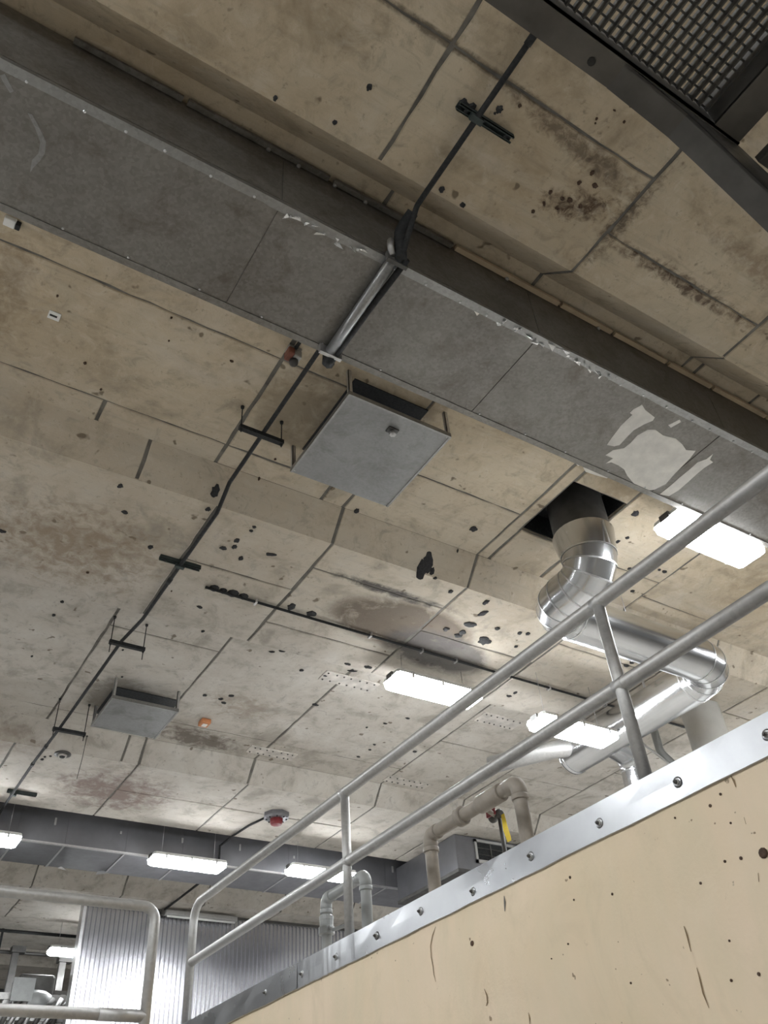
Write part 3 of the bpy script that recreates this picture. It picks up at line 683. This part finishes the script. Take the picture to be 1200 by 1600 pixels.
c2 = thing('black_pipe', 'thin black pipe running across the middle beam past the lamps', 'pipe', (4.5, 6.22, 4.7))
part('pipe_run', MB().tube([(2.24, 6.18, 4.712), (4.3, 6.215, 4.712), (8.95, 6.28, 4.712)], 0.014, 10), M_BLACK, c2)
for x in (2.75, 4.05, 4.7, 5.15, 5.7, 6.5, 7.4): part('pipe_clip', MB().box((x, 6.17+(x-2.24)*0.016-0.008, 4.695), (x+0.02, 6.17+(x-2.24)*0.016+0.05, HB)), M_GALV, c2)
for x, s in ((2.33, 0.05), (2.42, 0.04), (2.52, 0.06), (2.63, 0.05)):
    part('paint_lump', MB().lathe((x, 6.19, 4.742), [(s, 0), (s*0.9, -0.012), (s*0.5, -0.03), (0.01, -0.036)], 9), M_SPOT, c2)

# ================================================================== BLACK DABS AND HOLES ON THE CONCRETE (pieces of the ceiling)
def blob(px, py, rx, ry=None, rot=0.0, mat=None, name='paint_dab'):
    c = ceil_pt(px, py); ry = ry or rx; d = c.length/FPX*0.85
    n = 14; pts = []
    for i in range(n):
        a = 2*math.pi*i/n; k_ = random.uniform(0.72, 1.15)
        x = rx*d*k_*math.cos(a); y = ry*d*1.25*k_*math.sin(a)
        pts.append((x*math.cos(rot)-y*math.sin(rot), x*math.sin(rot)+y*math.cos(rot)))
    m_ = MB(); z = c.z; kk = SL[0]
    top = [(c.x+x, c.y+y, z+kk*y+0.004) for x, y in pts]; mid = [(c.x+x*0.97, c.y+y*0.97, z+kk*y*0.97-0.007) for x, y in pts]; low = [(c.x+x*0.55, c.y+y*0.55, z+kk*y*0.55-0.013) for x, y in pts]
    m_.loft([top, mid, low]); return part(name, m_, mat or M_SPOT, ceiling)
for a in [(724,163,11,7,.3),(738,166,8,5),(793,212,8,4,.5),(577,136,5),(523,191,4),(430,153,4),(690,296,5),(780,171,6),(773,177,2),(723,320,6,4),(188,759,5),(195,800,6,4,.3),(336,768,8,7),(325,795,5),(235,854,5),(557,798,5,6),(370,844,5),(349,856,7,5),(366,854,5),(376,872,5),(397,823,4,3),(393,829,4,3),(424,866,10,4,-.3),(312,948,6,3,.4),(455,948,7,8),(486,959,10,7),(317,986,3),(740,826,8,6),(2,829,8,4),(660,889,11,11),(669,877,14,8,.9),(675,892,5,4),(680,903,4,3),(704,924,5,4),(759,941,5,7),(755,958,7,8,.4),(735,976,12,7),(697,983,6,5),(716,993,8,5),(723,988,6,6),(757,1001,15,9,.4),(777,982,5,4),(806,1010,3),(471,1047,4,3),(543,1037,7,3),(575,1042,8,4),(551,1048,9,2,-.3),(425,1018,6,2,-.3),(441,1017,7,2,-.3),(320,1086,4,3),(345,1092,4,4,.6),(350,1098,5,3),(361,1087,5,3,-.4),(508,1055,6,3),(493,1101,6,3),(805,1082,4,4),(795,1087,6,3),(812,989,4),(825,990,4),(602,1130,5,2),(637,1122,5,2),(573,1136,2),(585,1163,3,2),(578,1171,3,2),(560,1182,4,2),(648,1174,4,3),(84,961,3),(70,1182,2),(66,1186,3),(79,1181,2),(192,1015,2),(191,1057,2),(50,1025,2),(97,940,3),(983,888,3),(1038,893,5,3),(1030,890,3,2),(988,923,5,3),(978,1040,6,3),(987,1035,5,3),(993,802,8,6),(1245,900,4),(965,846,4),(980,840,4,3),(715,860,2)]:
    blob(*a)
for a in [(90,462,3),(158,608,3),(268,496,3),(362,564,5,3),(133,567,4),(264,532,2),(430,717,3),(405,747,3),(380,670,2),(860,300,5),(878,310,6,4),(905,285,5),(812,165,4),(925,270,5),(890,312,8,5,.3),(930,290,8,5),(907,322,6,4),(833,330,5,4),(850,318,6,3,.5),(870,325,6,3),(985,165,3),(960,172,4,2),(975,190,3),(932,185,3),(930,192,2),(268,923,2),(137,894,4,3)]:
    blob(a[0], a[1], a[2]*0.7, (a[3] if len(a) > 3 else a[2])*0.7, a[4] if len(a) > 4 else 0.0, M_BRSPOT, 'pitted_hole')

def plate(label, z, x0, x1, y0, y1):
    t = thing('embed_plate', label, 'plate', ((x0+x1)/2, (y0+y1)/2, z), 'plates let into the ceiling')
    sh_ = part('sheet', MB().rbox((x0, y0, z-0.010), (x1, y1, z+0.003), 0.003), M_EMBED, t)
    rv = MB()
    for i in range(7):
        for yy in (y0+0.035, y1-0.035): part('rivet', MB().lathe((x0+0.05+i*(x1-x0-0.1)/6+random.uniform(-.02,.02), yy, z-0.010), [(0.012, 0), (0.010, -0.008), (0.003, -0.010)], 6), M_DARKSTEEL, sh_)
    return t
plate('stained riveted ceiling plate left of the middle lamp', H, 4.24, 4.96, 7.44, 7.66)
plate('pale riveted ceiling plate between the far hood and the top rail', H, 4.28, 4.95, 9.53, 9.73)
plate('pale riveted ceiling plate between the two rails', H, 6.45, 7.17, 9.60, 9.80)
plate('pale riveted ceiling plate behind the top rail, right of the middle lamp', H, 6.55, 7.18, 7.47, 7.72)

# small devices on the ceiling
p = ceil_pt(432, 1272)
al = thing('fire_alarm', 'grey octagonal ceiling alarm with a red lens above the rail', 'alarm', (p.x, p.y, p.z))
part('box', MB().lathe((p.x, p.y, p.z), [(0.19, 0), (0.19, -0.05), (0.16, -0.075)], 8, smooth=False), M_GREYBOX, al)
part('red_lens', MB().lathe((p.x, p.y, p.z-0.075), [(0.095, 0), (0.095, -0.05), (0.075, -0.08), (0.02, -0.085)], 8, smooth=False), M_RED, al)
for i in range(8):
    a = i*math.pi/4+0.39; part('screw', MB().lathe((p.x+0.14*math.cos(a), p.y+0.14*math.sin(a), p.z-0.07), [(0.014, 0), (0.012, -0.016)], 6), M_BLACK, al)
part('cable', MB().tube([(p.x-0.12, p.y+0.1, p.z-0.03), (p.x-0.2, p.y+0.5, p.z-0.02), (p.x-0.25, 11.9, p.z-0.02), (p.x-0.3, 12.20, p.z-0.06), (p.x-0.3, 12.20, 4.42)], 0.016, 8), M_BLACK, al)
p = onZ(458, 556, 4.93)
bc = thing('ceiling_beacon', 'small reddish ceiling beacon beside the near duct and conduit', 'alarm', (p.x, p.y, 4.93))
part('bracket', MB().box((p.x-0.05, p.y-0.04, 4.97), (p.x+0.05, p.y+0.04, H)), M_RAIL, bc)
part('body', MB().rbox((p.x-0.055, p.y-0.045, 4.90), (p.x-0.005, p.y+0.045, 4.97), 0.01), M_RUST, bc)
part('cap', MB().rbox((p.x-0.005, p.y-0.04, 4.90), (p.x+0.055, p.y+0.05, 4.97), 0.01), M_RAIL, bc)
part('lens', MB().lathe((p.x+0.015, p.y+0.02, 4.90), [(0.035, 0), (0.032, -0.03), (0.015, -0.045)], 10), M_DARKSTEEL, bc)
part('stem', MB().box((p.x-0.01, p.y-0.12, 4.96), (p.x+0.01, p.y-0.04, 4.985)), M_BLACK, bc)
p = ceil_pt(320, 1126); ob = thing('junction_box', 'small orange junction box right of the far hood', 'box', (p.x, p.y, p.z))
part('box', MB().rbox((p.x-0.06, p.y-0.07, p.z-0.06), (p.x+0.06, p.y+0.07, p.z), 0.012), M_ORANGE, ob); part('cover', MB().rbox((p.x-0.03, p.y-0.035, p.z-0.068), (p.x+0.03, p.y+0.035, p.z-0.059), 0.004), M_PEEL, ob)
p = ceil_pt(98, 1178); ec = thing('pipe_escutcheon', 'dark ring shaped ceiling collar left of the far hood', 'collar', (p.x, p.y, p.z))
part('ring', MB().lathe((p.x, p.y, p.z), [(0.10, 0), (0.10, -0.012), (0.07, -0.016)], 20), M_DARKSTEEL, ec); part('inner_ring', MB().lathe((p.x, p.y, p.z-0.016), [(0.055, 0), (0.05, -0.02)], 16), M_EMBED, ec); part('centre', MB().lathe((p.x, p.y, p.z-0.036), [(0.035, 0), (0.03, -0.01)], 12), M_BLACK, ec)
p = ceil_pt(85, 493); wp = thing('cover_plate', 'small white cover plate with a dark slot on bare ceiling at left', 'plate', (p.x, p.y, p.z))
part('plate', MB().rbox((p.x-0.04, p.y-0.035, p.z-0.008), (p.x+0.04, p.y+0.035, p.z), 0.003), M_WHITE, wp); part('slot', MB().box((p.x-0.03, p.y-0.008, p.z-0.0095), (p.x+0.02, p.y+0.008, p.z-0.007)), M_BLACK, wp)
p = onZ(15, 348, 4.97); wp = thing('sensor_box', 'small white box with a dark stub beside the near duct at the left edge', 'box', (p.x, p.y, 4.97))
part('box', MB().rbox((p.x-0.035, p.y-0.03, 4.96), (p.x+0.035, p.y+0.03, H), 0.006), M_WHITE, wp); part('stub', MB().rbox((p.x+0.035, p.y-0.02, 4.95), (p.x+0.065, p.y+0.02, H), 0.005), M_BLACK, wp)
p = ceil_pt(136, 1150); hw = thing('dangling_wire', 'thin wire dangling from the ceiling by the far hood', 'wire', (p.x, p.y, p.z))
part('strand', MB().tube([(p.x, p.y, p.z), (p.x-0.01, p.y, p.z-0.3), (p.x-0.03, p.y, p.z-0.55)], 0.004, 6), M_DARKSTEEL, hw); part('hook', MB().lathe((p.x, p.y, p.z-0.01), [(0.012, 0), (0.012, 0.012)], 8), M_DARKSTEEL, hw)

# ================================================================== RAILINGS
RR = 0.034; RP = 0.0285     # rail and post radii
rl = thing('guard_rail', 'galvanised pipe guard rail standing on the cream wall', 'railing', (XR+0.15, 2.0, FT))
xr_ = XR+0.055; zt, zm = 0.811*xr_, 0.650*xr_
tp = fillet([(xr_, 0.66, zt), (xr_, 2.6*xr_, zt), (xr_, 2.6*xr_, FT+0.0)], 0.14, 8)
part('top_rail', MB().tube(tp, RR, 20), M_RAIL, rl)
part('middle_rail', MB().cyl((xr_, 0.66, zm), (xr_, 2.59*xr_, zm), RR*0.98, 20), M_RAIL, rl)
for y in (0.72, 0.8055*xr_, 1.684*xr_):
    po = part('post', MB().cyl((xr_, y, FT+0.001), (xr_, y, zt), RP, 20), M_RAIL, rl)
    for z in (zm, zt): part('weld_bead', MB().cyl((xr_, y-0.03, z), (xr_, y+0.03, z), RR*1.03, 20), M_RAIL, po)
lr = thing('guard_rail', 'galvanised pipe rail with a rounded corner in front of the corrugated partition', 'railing', (1.65, 5.0, 0.42))
zt2, zm2, y2 = 5.0/3.283, 5.0/5.11, 5.0
xe = onY(241, 1450, y2).x
part('top_rail', MB().tube(fillet([(-2.6, y2, zt2), (xe, y2, zt2), (xe, y2, 0.42)], 0.075, 8), RP, 20), M_RAIL, lr)
part('middle_rail', MB().cyl((-2.6, y2, zm2), (xe, y2, zm2), RP, 20), M_RAIL, lr)
part('sleeve', MB().cyl((xe-0.25, y2, zm2), (xe-0.02, y2, zm2), RP*1.08, 20), M_RAIL, lr)
part('post', MB().cyl((-2.4, y2, 0.42), (-2.4, y2, zt2), RP, 20), M_RAIL, lr)

# flashing on the wall head, in lengths, with bolts
fl = thing('wall_flashing', 'dented bright metal flashing bolted along the top of the cream wall', 'flashing', (XR, 3.0, FB))
ysm = onX(465, 1520, XR).y
def flash(ya, yb, dx):
    nn = 24; mb = MB(); A = []; B = []; C_ = []; D = []
    for i in range(nn+1):
        y = ya+(yb-ya)*i/nn; wv = random.uniform(-0.0015, 0.0015)
        A.append((XR+0.29, y, FT+dx)); B.append((XR-0.004-dx, y, FT+dx)); D.append((XR-0.006-dx+wv, y, FB+random.uniform(-.002,.002))); C_.append((XR-0.005-dx+wv*1.5, y, (FT+FB)/2))
    n_ = nn+1; mb.add(A+B+C_+D, [(k_*n_+i, k_*n_+i+1, (k_+1)*n_+i+1, (k_+1)*n_+i) for k_ in range(3) for i in range(nn)])
    # a return lip gives it thickness
    E_ = [(x+0.008, y, z-0.003) for x, y, z in D]; mb.add(D+E_, [(i, i+1, n_+i+1, n_+i) for i in range(nn)])
    return part('flashing_length', mb, M_FLASH, fl, fix=False)
flash(-4.0, 1.2, 0.0); flash(1.2, onX(552, 1490, XR).y, 0.001); flash(onX(552, 1490, XR).y-0.02, ysm, 0.002); flash(ysm-0.01, 8.8, 0.004)
wash = to_mesh('bolt_washer', MB().lathe((0,0,0), [(0.012, -0.002), (0.011, 0.003), (0.008, 0.0035)], 14, Vector((-1,0,0))), M_RAIL)
bolt = to_mesh('anchor_bolt', MB().lathe((0,0,0.0), [(0.009, 0.003), (0.009, 0.009), (0.005, 0.010), (0.005, 0.016), (0.003, 0.017)], 6, Vector((-1,0,0)), False), M_DARKSTEEL)
dent = to_mesh('dimple', MB().lathe((0,0,0), [(0.022, -0.002), (0.019, 0.002), (0.013, 0.003)], 12, Vector((-1,0,0))), M_FLASH)
for px, py in ((1198,1148),(1058,1222),(936,1286),(829,1338),(739,1393),(657,1424),(588,1462),(525,1495),(472,1522),(415,1551)):
    p = onX(px, py, XR-0.008); inst('dimple', dent, fl, p); w_ = inst('bolt_washer', wash, fl, p+Vector((-0.004,0,0))); inst('anchor_bolt', bolt, w_, p+Vector((-0.004,0,0)))

# ================================================================== U PIPES BEHIND THE WALL
PX = 3.1
def upipe(label, ya, yb, z, mat, r=0.039):
    t = thing('pipe_loop', label, 'pipe', (PX, ya, FT-0.3))
    part('pipe_run', MB().tube(fillet([(PX, ya, FT-0.3), (PX, ya, z), (PX, yb, z), (PX, yb, FT-0.3)], 0.055, 8), r, 20), mat, t)
    for y in (ya, yb):
        el = part('elbow', MB().tube(fillet([(PX, y, z-0.09), (PX, y, z), (PX, y+(0.09 if y < max(ya, yb) else -0.09), z)], 0.055, 8), r*1.14, 20), mat, t)
        part('elbow_collar', MB().lathe((PX, y, z-0.10), [(r*1.22, 0), (r*1.24, 0.005), (r*1.24, 0.022), (r*1.22, 0.027)], 20), mat, el)
    return t
u1 = upipe('brown grey pipe loop with elbows rising behind the wall flashing', 4.22, 3.36, 1.857, M_BROWNPIPE)
part('coupling', MB().lathe((PX, 3.86, 1.857), [(0.05, 0), (0.056, 0.008), (0.056, 0.022), (0.052, 0.03), (0.056, 0.038), (0.056, 0.05), (0.05, 0.058)], 20, Vector((0,1,0))), M_BROWNPIPE, u1)
part('coupling', MB().lathe((PX, 3.50, 1.857), [(0.049, 0), (0.052, 0.006), (0.052, 0.2), (0.049, 0.206)], 20, Vector((0,1,0))), M_BROWNPIPE, u1)
u2 = upipe('grey plastic pipe loop with a union fitting beside the rail post', 5.53, 4.99, 1.857, M_PVC, 0.036)
part('union', MB().lathe((PX, 5.53, 1.62), [(0.045, 0), (0.056, 0.004), (0.056, 0.05), (0.048, 0.055), (0.048, 0.09), (0.05, 0.095), (0.05, 0.12), (0.045, 0.125)], 12, smooth=False), M_PVC, u2)
part('side_tube', MB().tube(fillet([(PX, 5.49, 1.66), (PX-0.02, 5.40, 1.62), (PX-0.02, 5.2, 1.60)], 0.03, 4), 0.012, 10), M_PVC, u2)
va = thing('ball_valve', 'ball valve with a yellow lever below the brown pipe loop', 'valve', (3.25, 3.55, 1.2))
vp = onX(775, 1275, 3.25); lv0 = onX(787, 1275, 3.22); lv1 = onX(797, 1312, 3.22)
part('valve_body', MB().lathe(vp-Vector((0,0.05,0)), [(0.018, 0), (0.03, 0.01), (0.03, 0.03), (0.024, 0.04), (0.024, 0.06), (0.03, 0.07), (0.03, 0.09), (0.018, 0.1)], 12, Vector((0,1,0))), M_DARKSTEEL, va)
part('valve_tag', MB().rbox(tuple(vp+Vector((-0.05,-0.045,-0.01))), tuple(vp+Vector((-0.035,0.03,0.03))), 0.003), M_RED, va)
part('lever', MB().loft([[lv0+Vector((-0.006,a*0.014,b*0.01)) for a, b in ((-1,-1),(1,-1),(1,1),(-1,1))], [(lv0+lv1)/2+Vector((-0.012,a*0.02,b*0.01)) for a, b in ((-1,-1),(1,-1),(1,1),(-1,1))], [lv1+Vector((-0.006,a*0.017,b*0.01)) for a, b in ((-1,-1),(1,-1),(1,1),(-1,1))]]), M_YELLOW, va)
part('riser', MB().cyl((vp.x, vp.y-0.03, 1.05), (vp.x, vp.y-0.03, vp.z), 0.013, 10), M_DARKSTEEL, va)
part('stub', MB().cyl((vp.x, vp.y, vp.z), (PX, vp.y-0.08, 1.83), 0.014, 10), M_BROWNPIPE, va)

# ================================================================== STEEL GRATING PLATFORM OVERHEAD
ZP = 2.4
gp = thing('grating_platform', 'dark steel walkway frame with open bar grating overhead at top right', 'platform', (1.0, 0.0, ZP))
gx0, gx1, gy0, gy1 = 0.10, 1.545, -0.62, 0.362
part('edge_channel', MB().box((gx0-0.1, 0.366, ZP), (1.66, 0.452, ZP+0.010)).box((gx0-0.1, 0.366, ZP), (1.66, 0.374, ZP+0.15)).box((gx0-0.1, 0.366, ZP+0.14), (1.66, 0.452, ZP+0.15)), M_DARKSTEEL, gp)
part('rear_channel', MB().box((gx0-0.1, -0.72, ZP), (1.66, -0.63, ZP+0.010)).box((gx0-0.1, -0.63, ZP), (1.66, -0.622, ZP+0.15)), M_DARKSTEEL, gp)
part('end_channel', MB().box((1.548, -0.63, ZP-0.005), (1.652, 0.366, ZP+0.006)).box((1.548, -0.63, ZP), (1.556, 0.366, ZP+0.15)), M_DARKSTEEL, gp)
part('end_channel', MB().box((gx0-0.1, -0.63, ZP), (gx0, 0.366, ZP+0.15)), M_DARKSTEEL, gp)
bar = to_mesh('bearing_bar', MB().box((-0.0025, gy0, 0), (0.0025, gy1, 0.034)), M_GRATE)
rod = to_mesh('cross_rod', MB().beam((gx0, 0, 0.024), (gx1, 0, 0.024), 0.006, 0.006), M_GRATE)
y = gy1-0.004
while y > gy0: inst('cross_rod', rod, gp, (0, y, ZP+0.055)); y -= 0.0295
x = gx1-0.012
while x > gx0: inst('bearing_bar', bar, gp, (x, 0, ZP+0.055)); x -= 0.0305
# stair stringers running down to the raised floor
def stringer(ya, yb):
    sl_ = -0.90; L0 = [(1.20, ZP), (1.42, ZP-0.06), (1.52, ZP-0.14), (3.15, ZP-0.14+sl_*1.63)]
    for nm, o0, o1, y_a, y_b in (('stringer_flange', 0.0, 0.010, ya, yb), ('stringer_web', 0.0, 0.19, min(ya,yb), min(ya,yb)+0.008), ('stringer_flange', 0.18, 0.19, ya, yb)):
        mb = MB(); rings = []
        for (x_, z_) in L0:
            rings.append([(x_+o0*0.6, y_a, z_+o0), (x_+o0*0.6, y_b, z_+o0), (x_+o1*0.6, y_b, z_+o1), (x_+o1*0.6, y_a, z_+o1)])
        part(nm, mb.loft(rings), M_DARKSTEEL, gp)
stringer(0.376, 0.453); stringer(-0.72, -0.64)
for i in range(6):
    x = 1.72+i*0.235; z = ZP-0.17-i*0.212
    part('stair_tread', MB().box((x, -0.63, z+0.12), (x+0.23, 0.37, z+0.15)), M_GRATE, gp)
for px, py in ((924, 96),):
    p = onZ(px, py, ZP); part('plug_weld', MB().lathe(p, [(0.012, -0.003), (0.012, 0.002)], 10), M_BLACK, gp)
for x in (0.2, 1.5): part('hanger_post', MB().beam((x, -0.66, ZP+0.14), (x, -0.66, H-0.01), 0.06, 0.06), M_DARKSTEEL, gp)
part('hanger_post', MB().beam((0.03, 0.41, ZP+0.14), (0.03, 0.41, HB-0.005), 0.06, 0.06), M_DARKSTEEL, gp)

# ================================================================== FAR END DETAILS
bl = thing('batten_lamp', 'unlit grey batten lamp along the top of the corrugated partition', 'lamp', (6.2, 15.5, 4.55))
a_, b_ = onY(258, 1427, 15.5), onY(370, 1438, 15.5)
part('batten', MB().rbox((a_.x, 15.46, a_.z-0.02), (b_.x, 15.58, a_.z+0.06), 0.01), M_RAIL, bl); part('tube', MB().cyl((a_.x+0.04, 15.50, a_.z-0.04), (b_.x-0.04, 15.50, a_.z-0.04), 0.02, 12), M_WHITE, bl)
fc = thing('short_conduit', 'dark conduit on the ceiling between far duct and corrugated partition', 'conduit', (5.7, 14.5, 4.7))
p0 = onZ(302, 1387, HB-0.02); p1 = onZ(258, 1420, HB-0.02)
part('run', MB().cyl((p1.x, 13.6, HB-0.04), (p1.x, 15.6, HB-0.03), 0.02, 10), M_BLACK, fc); part('box', MB().rbox((p1.x-0.05, 15.52, HB-0.12), (p1.x+0.05, 15.6, HB-0.02), 0.006), M_DARKSTEEL, fc)
def line3(name, label, pts, r, mat, cat):
    t = thing(name, label, cat, pts[0]); part('run', MB().tube(pts, r, 10), mat, t)
    return t
t = line3('overhead_pipe', 'upper dark pipe in the far room left of the partition', [(0.5, 17.3, 4.62), (6.5, 17.3, 4.62)], 0.028, M_BLACK, 'pipe'); part('hanger', MB().box((2.4, 17.28, 4.6), (2.44, 17.32, H)), M_BLACK, t); part('hanger', MB().box((4.9, 17.28, 4.6), (4.94, 17.32, H)), M_BLACK, t)
t = line3('overhead_pipe', 'second dark pipe in the far room, just below the upper one', [(0.5, 18.6, 4.60), (7, 18.6, 4.60)], 0.03, M_DARKSTEEL, 'pipe'); part('hanger', MB().box((3.3, 18.58, 4.58), (3.34, 18.62, H)), M_BLACK, t); part('hanger', MB().box((5.3, 18.58, 4.58), (5.34, 18.62, H)), M_BLACK, t)
t = line3('overhead_pipe', 'bent dark pipe in the far room above the lamp', [(0.5, 20.2, 4.10), (3.55, 20.2, 4.30), (7.5, 20.2, 4.18)], 0.03, M_BLACK, 'pipe'); part('hanger', MB().box((3.53, 20.18, 4.3), (3.57, 20.22, HB)), M_BLACK, t); part('hanger', MB().box((6.1, 20.18, 4.25), (6.14, 20.22, HB)), M_BLACK, t)
t = line3('overhead_pipe', 'low dark pipe in the far room above the machine', [(0.5, 22.5, 4.02), (8, 22.5, 3.95)], 0.03, M_BLACK, 'pipe')
for x in (2.6, 3.6, 4.2, 5.6): part('stub', MB().box((x, 22.47, 3.95), (x+0.05, 22.53, 4.25)), M_BLACK, t)
for nm, px, py0_, py1_, yy in (('steel column rising at the left in the far room', 25, 1485, 1600, 18.5), ('steel column below the far lamp', 98, 1500, 1600, 18.0)):
    a_ = onY(px, py0_, yy); t = thing('steel_column', nm, 'column', (a_.x, yy, FL))
    part('shaft', MB().box((a_.x-0.06, yy-0.05, FL), (a_.x+0.06, yy+0.05, a_.z)), M_DARKSTEEL, t); part('head', MB().box((a_.x-0.09, yy-0.1, a_.z-0.05), (a_.x+0.16, yy+0.1, a_.z+0.06)), M_DARKSTEEL, t)
mc = thing('machine', 'cluttered steel machine with a dark motor in the far room at bottom left', 'machine', (3.0, 17.0, FL))
def at(px, py, yy=17.0): return onY(px, py, yy)
q = at(52, 1548); part('motor', MB().rbox((q.x-0.3, 16.8, q.z-0.2), (q.x+0.3, 17.4, q.z+0.22), 0.05), M_DARKSTEEL, mc)
q = at(50, 1566); part('drum', MB().lathe((q.x, 16.9, q.z-0.25), [(0.2, 0), (0.32, 0.1), (0.32, 0.3), (0.2, 0.38)], 16), M_PVC, mc)
for px, py in ((0, 1562), (0, 1594)):
    q = at(px, py); part('frame_beam', MB().box((q.x-1, 16.7, q.z-0.05), (q.x+2.4, 16.8, q.z+0.05)), M_RAIL, mc)
for px in (5, 20, 38, 62, 80, 92):
    q = at(px, 1560); part('frame_leg', MB().box((q.x-0.04, 16.72, FL), (q.x+0.04, 16.80, q.z)), M_RAIL, mc)
for i, px in enumerate((8, 18, 30, 44, 57, 70, 86)):
    q = at(px, 1588); part('pipework', MB().tube([(q.x-0.15, 16.65, q.z-0.3), (q.x+0.05*((i % 3)-1), 16.62, q.z), (q.x+0.15, 16.65, q.z+0.2)], 0.04, 8), M_GALV if i % 2 else M_DARKSTEEL, mc)
q = at(28, 1562); part('guard_plate', MB().box((q.x-0.2, 16.6, q.z-0.1), (q.x+0.15, 16.64, q.z+0.25)), M_PVC, mc)
q = at(85, 1566); part('panel', MB().box((q.x-0.3, 16.85, q.z-0.25), (q.x+0.5, 16.9, q.z+0.15)), M_DARKSTEEL, mc)
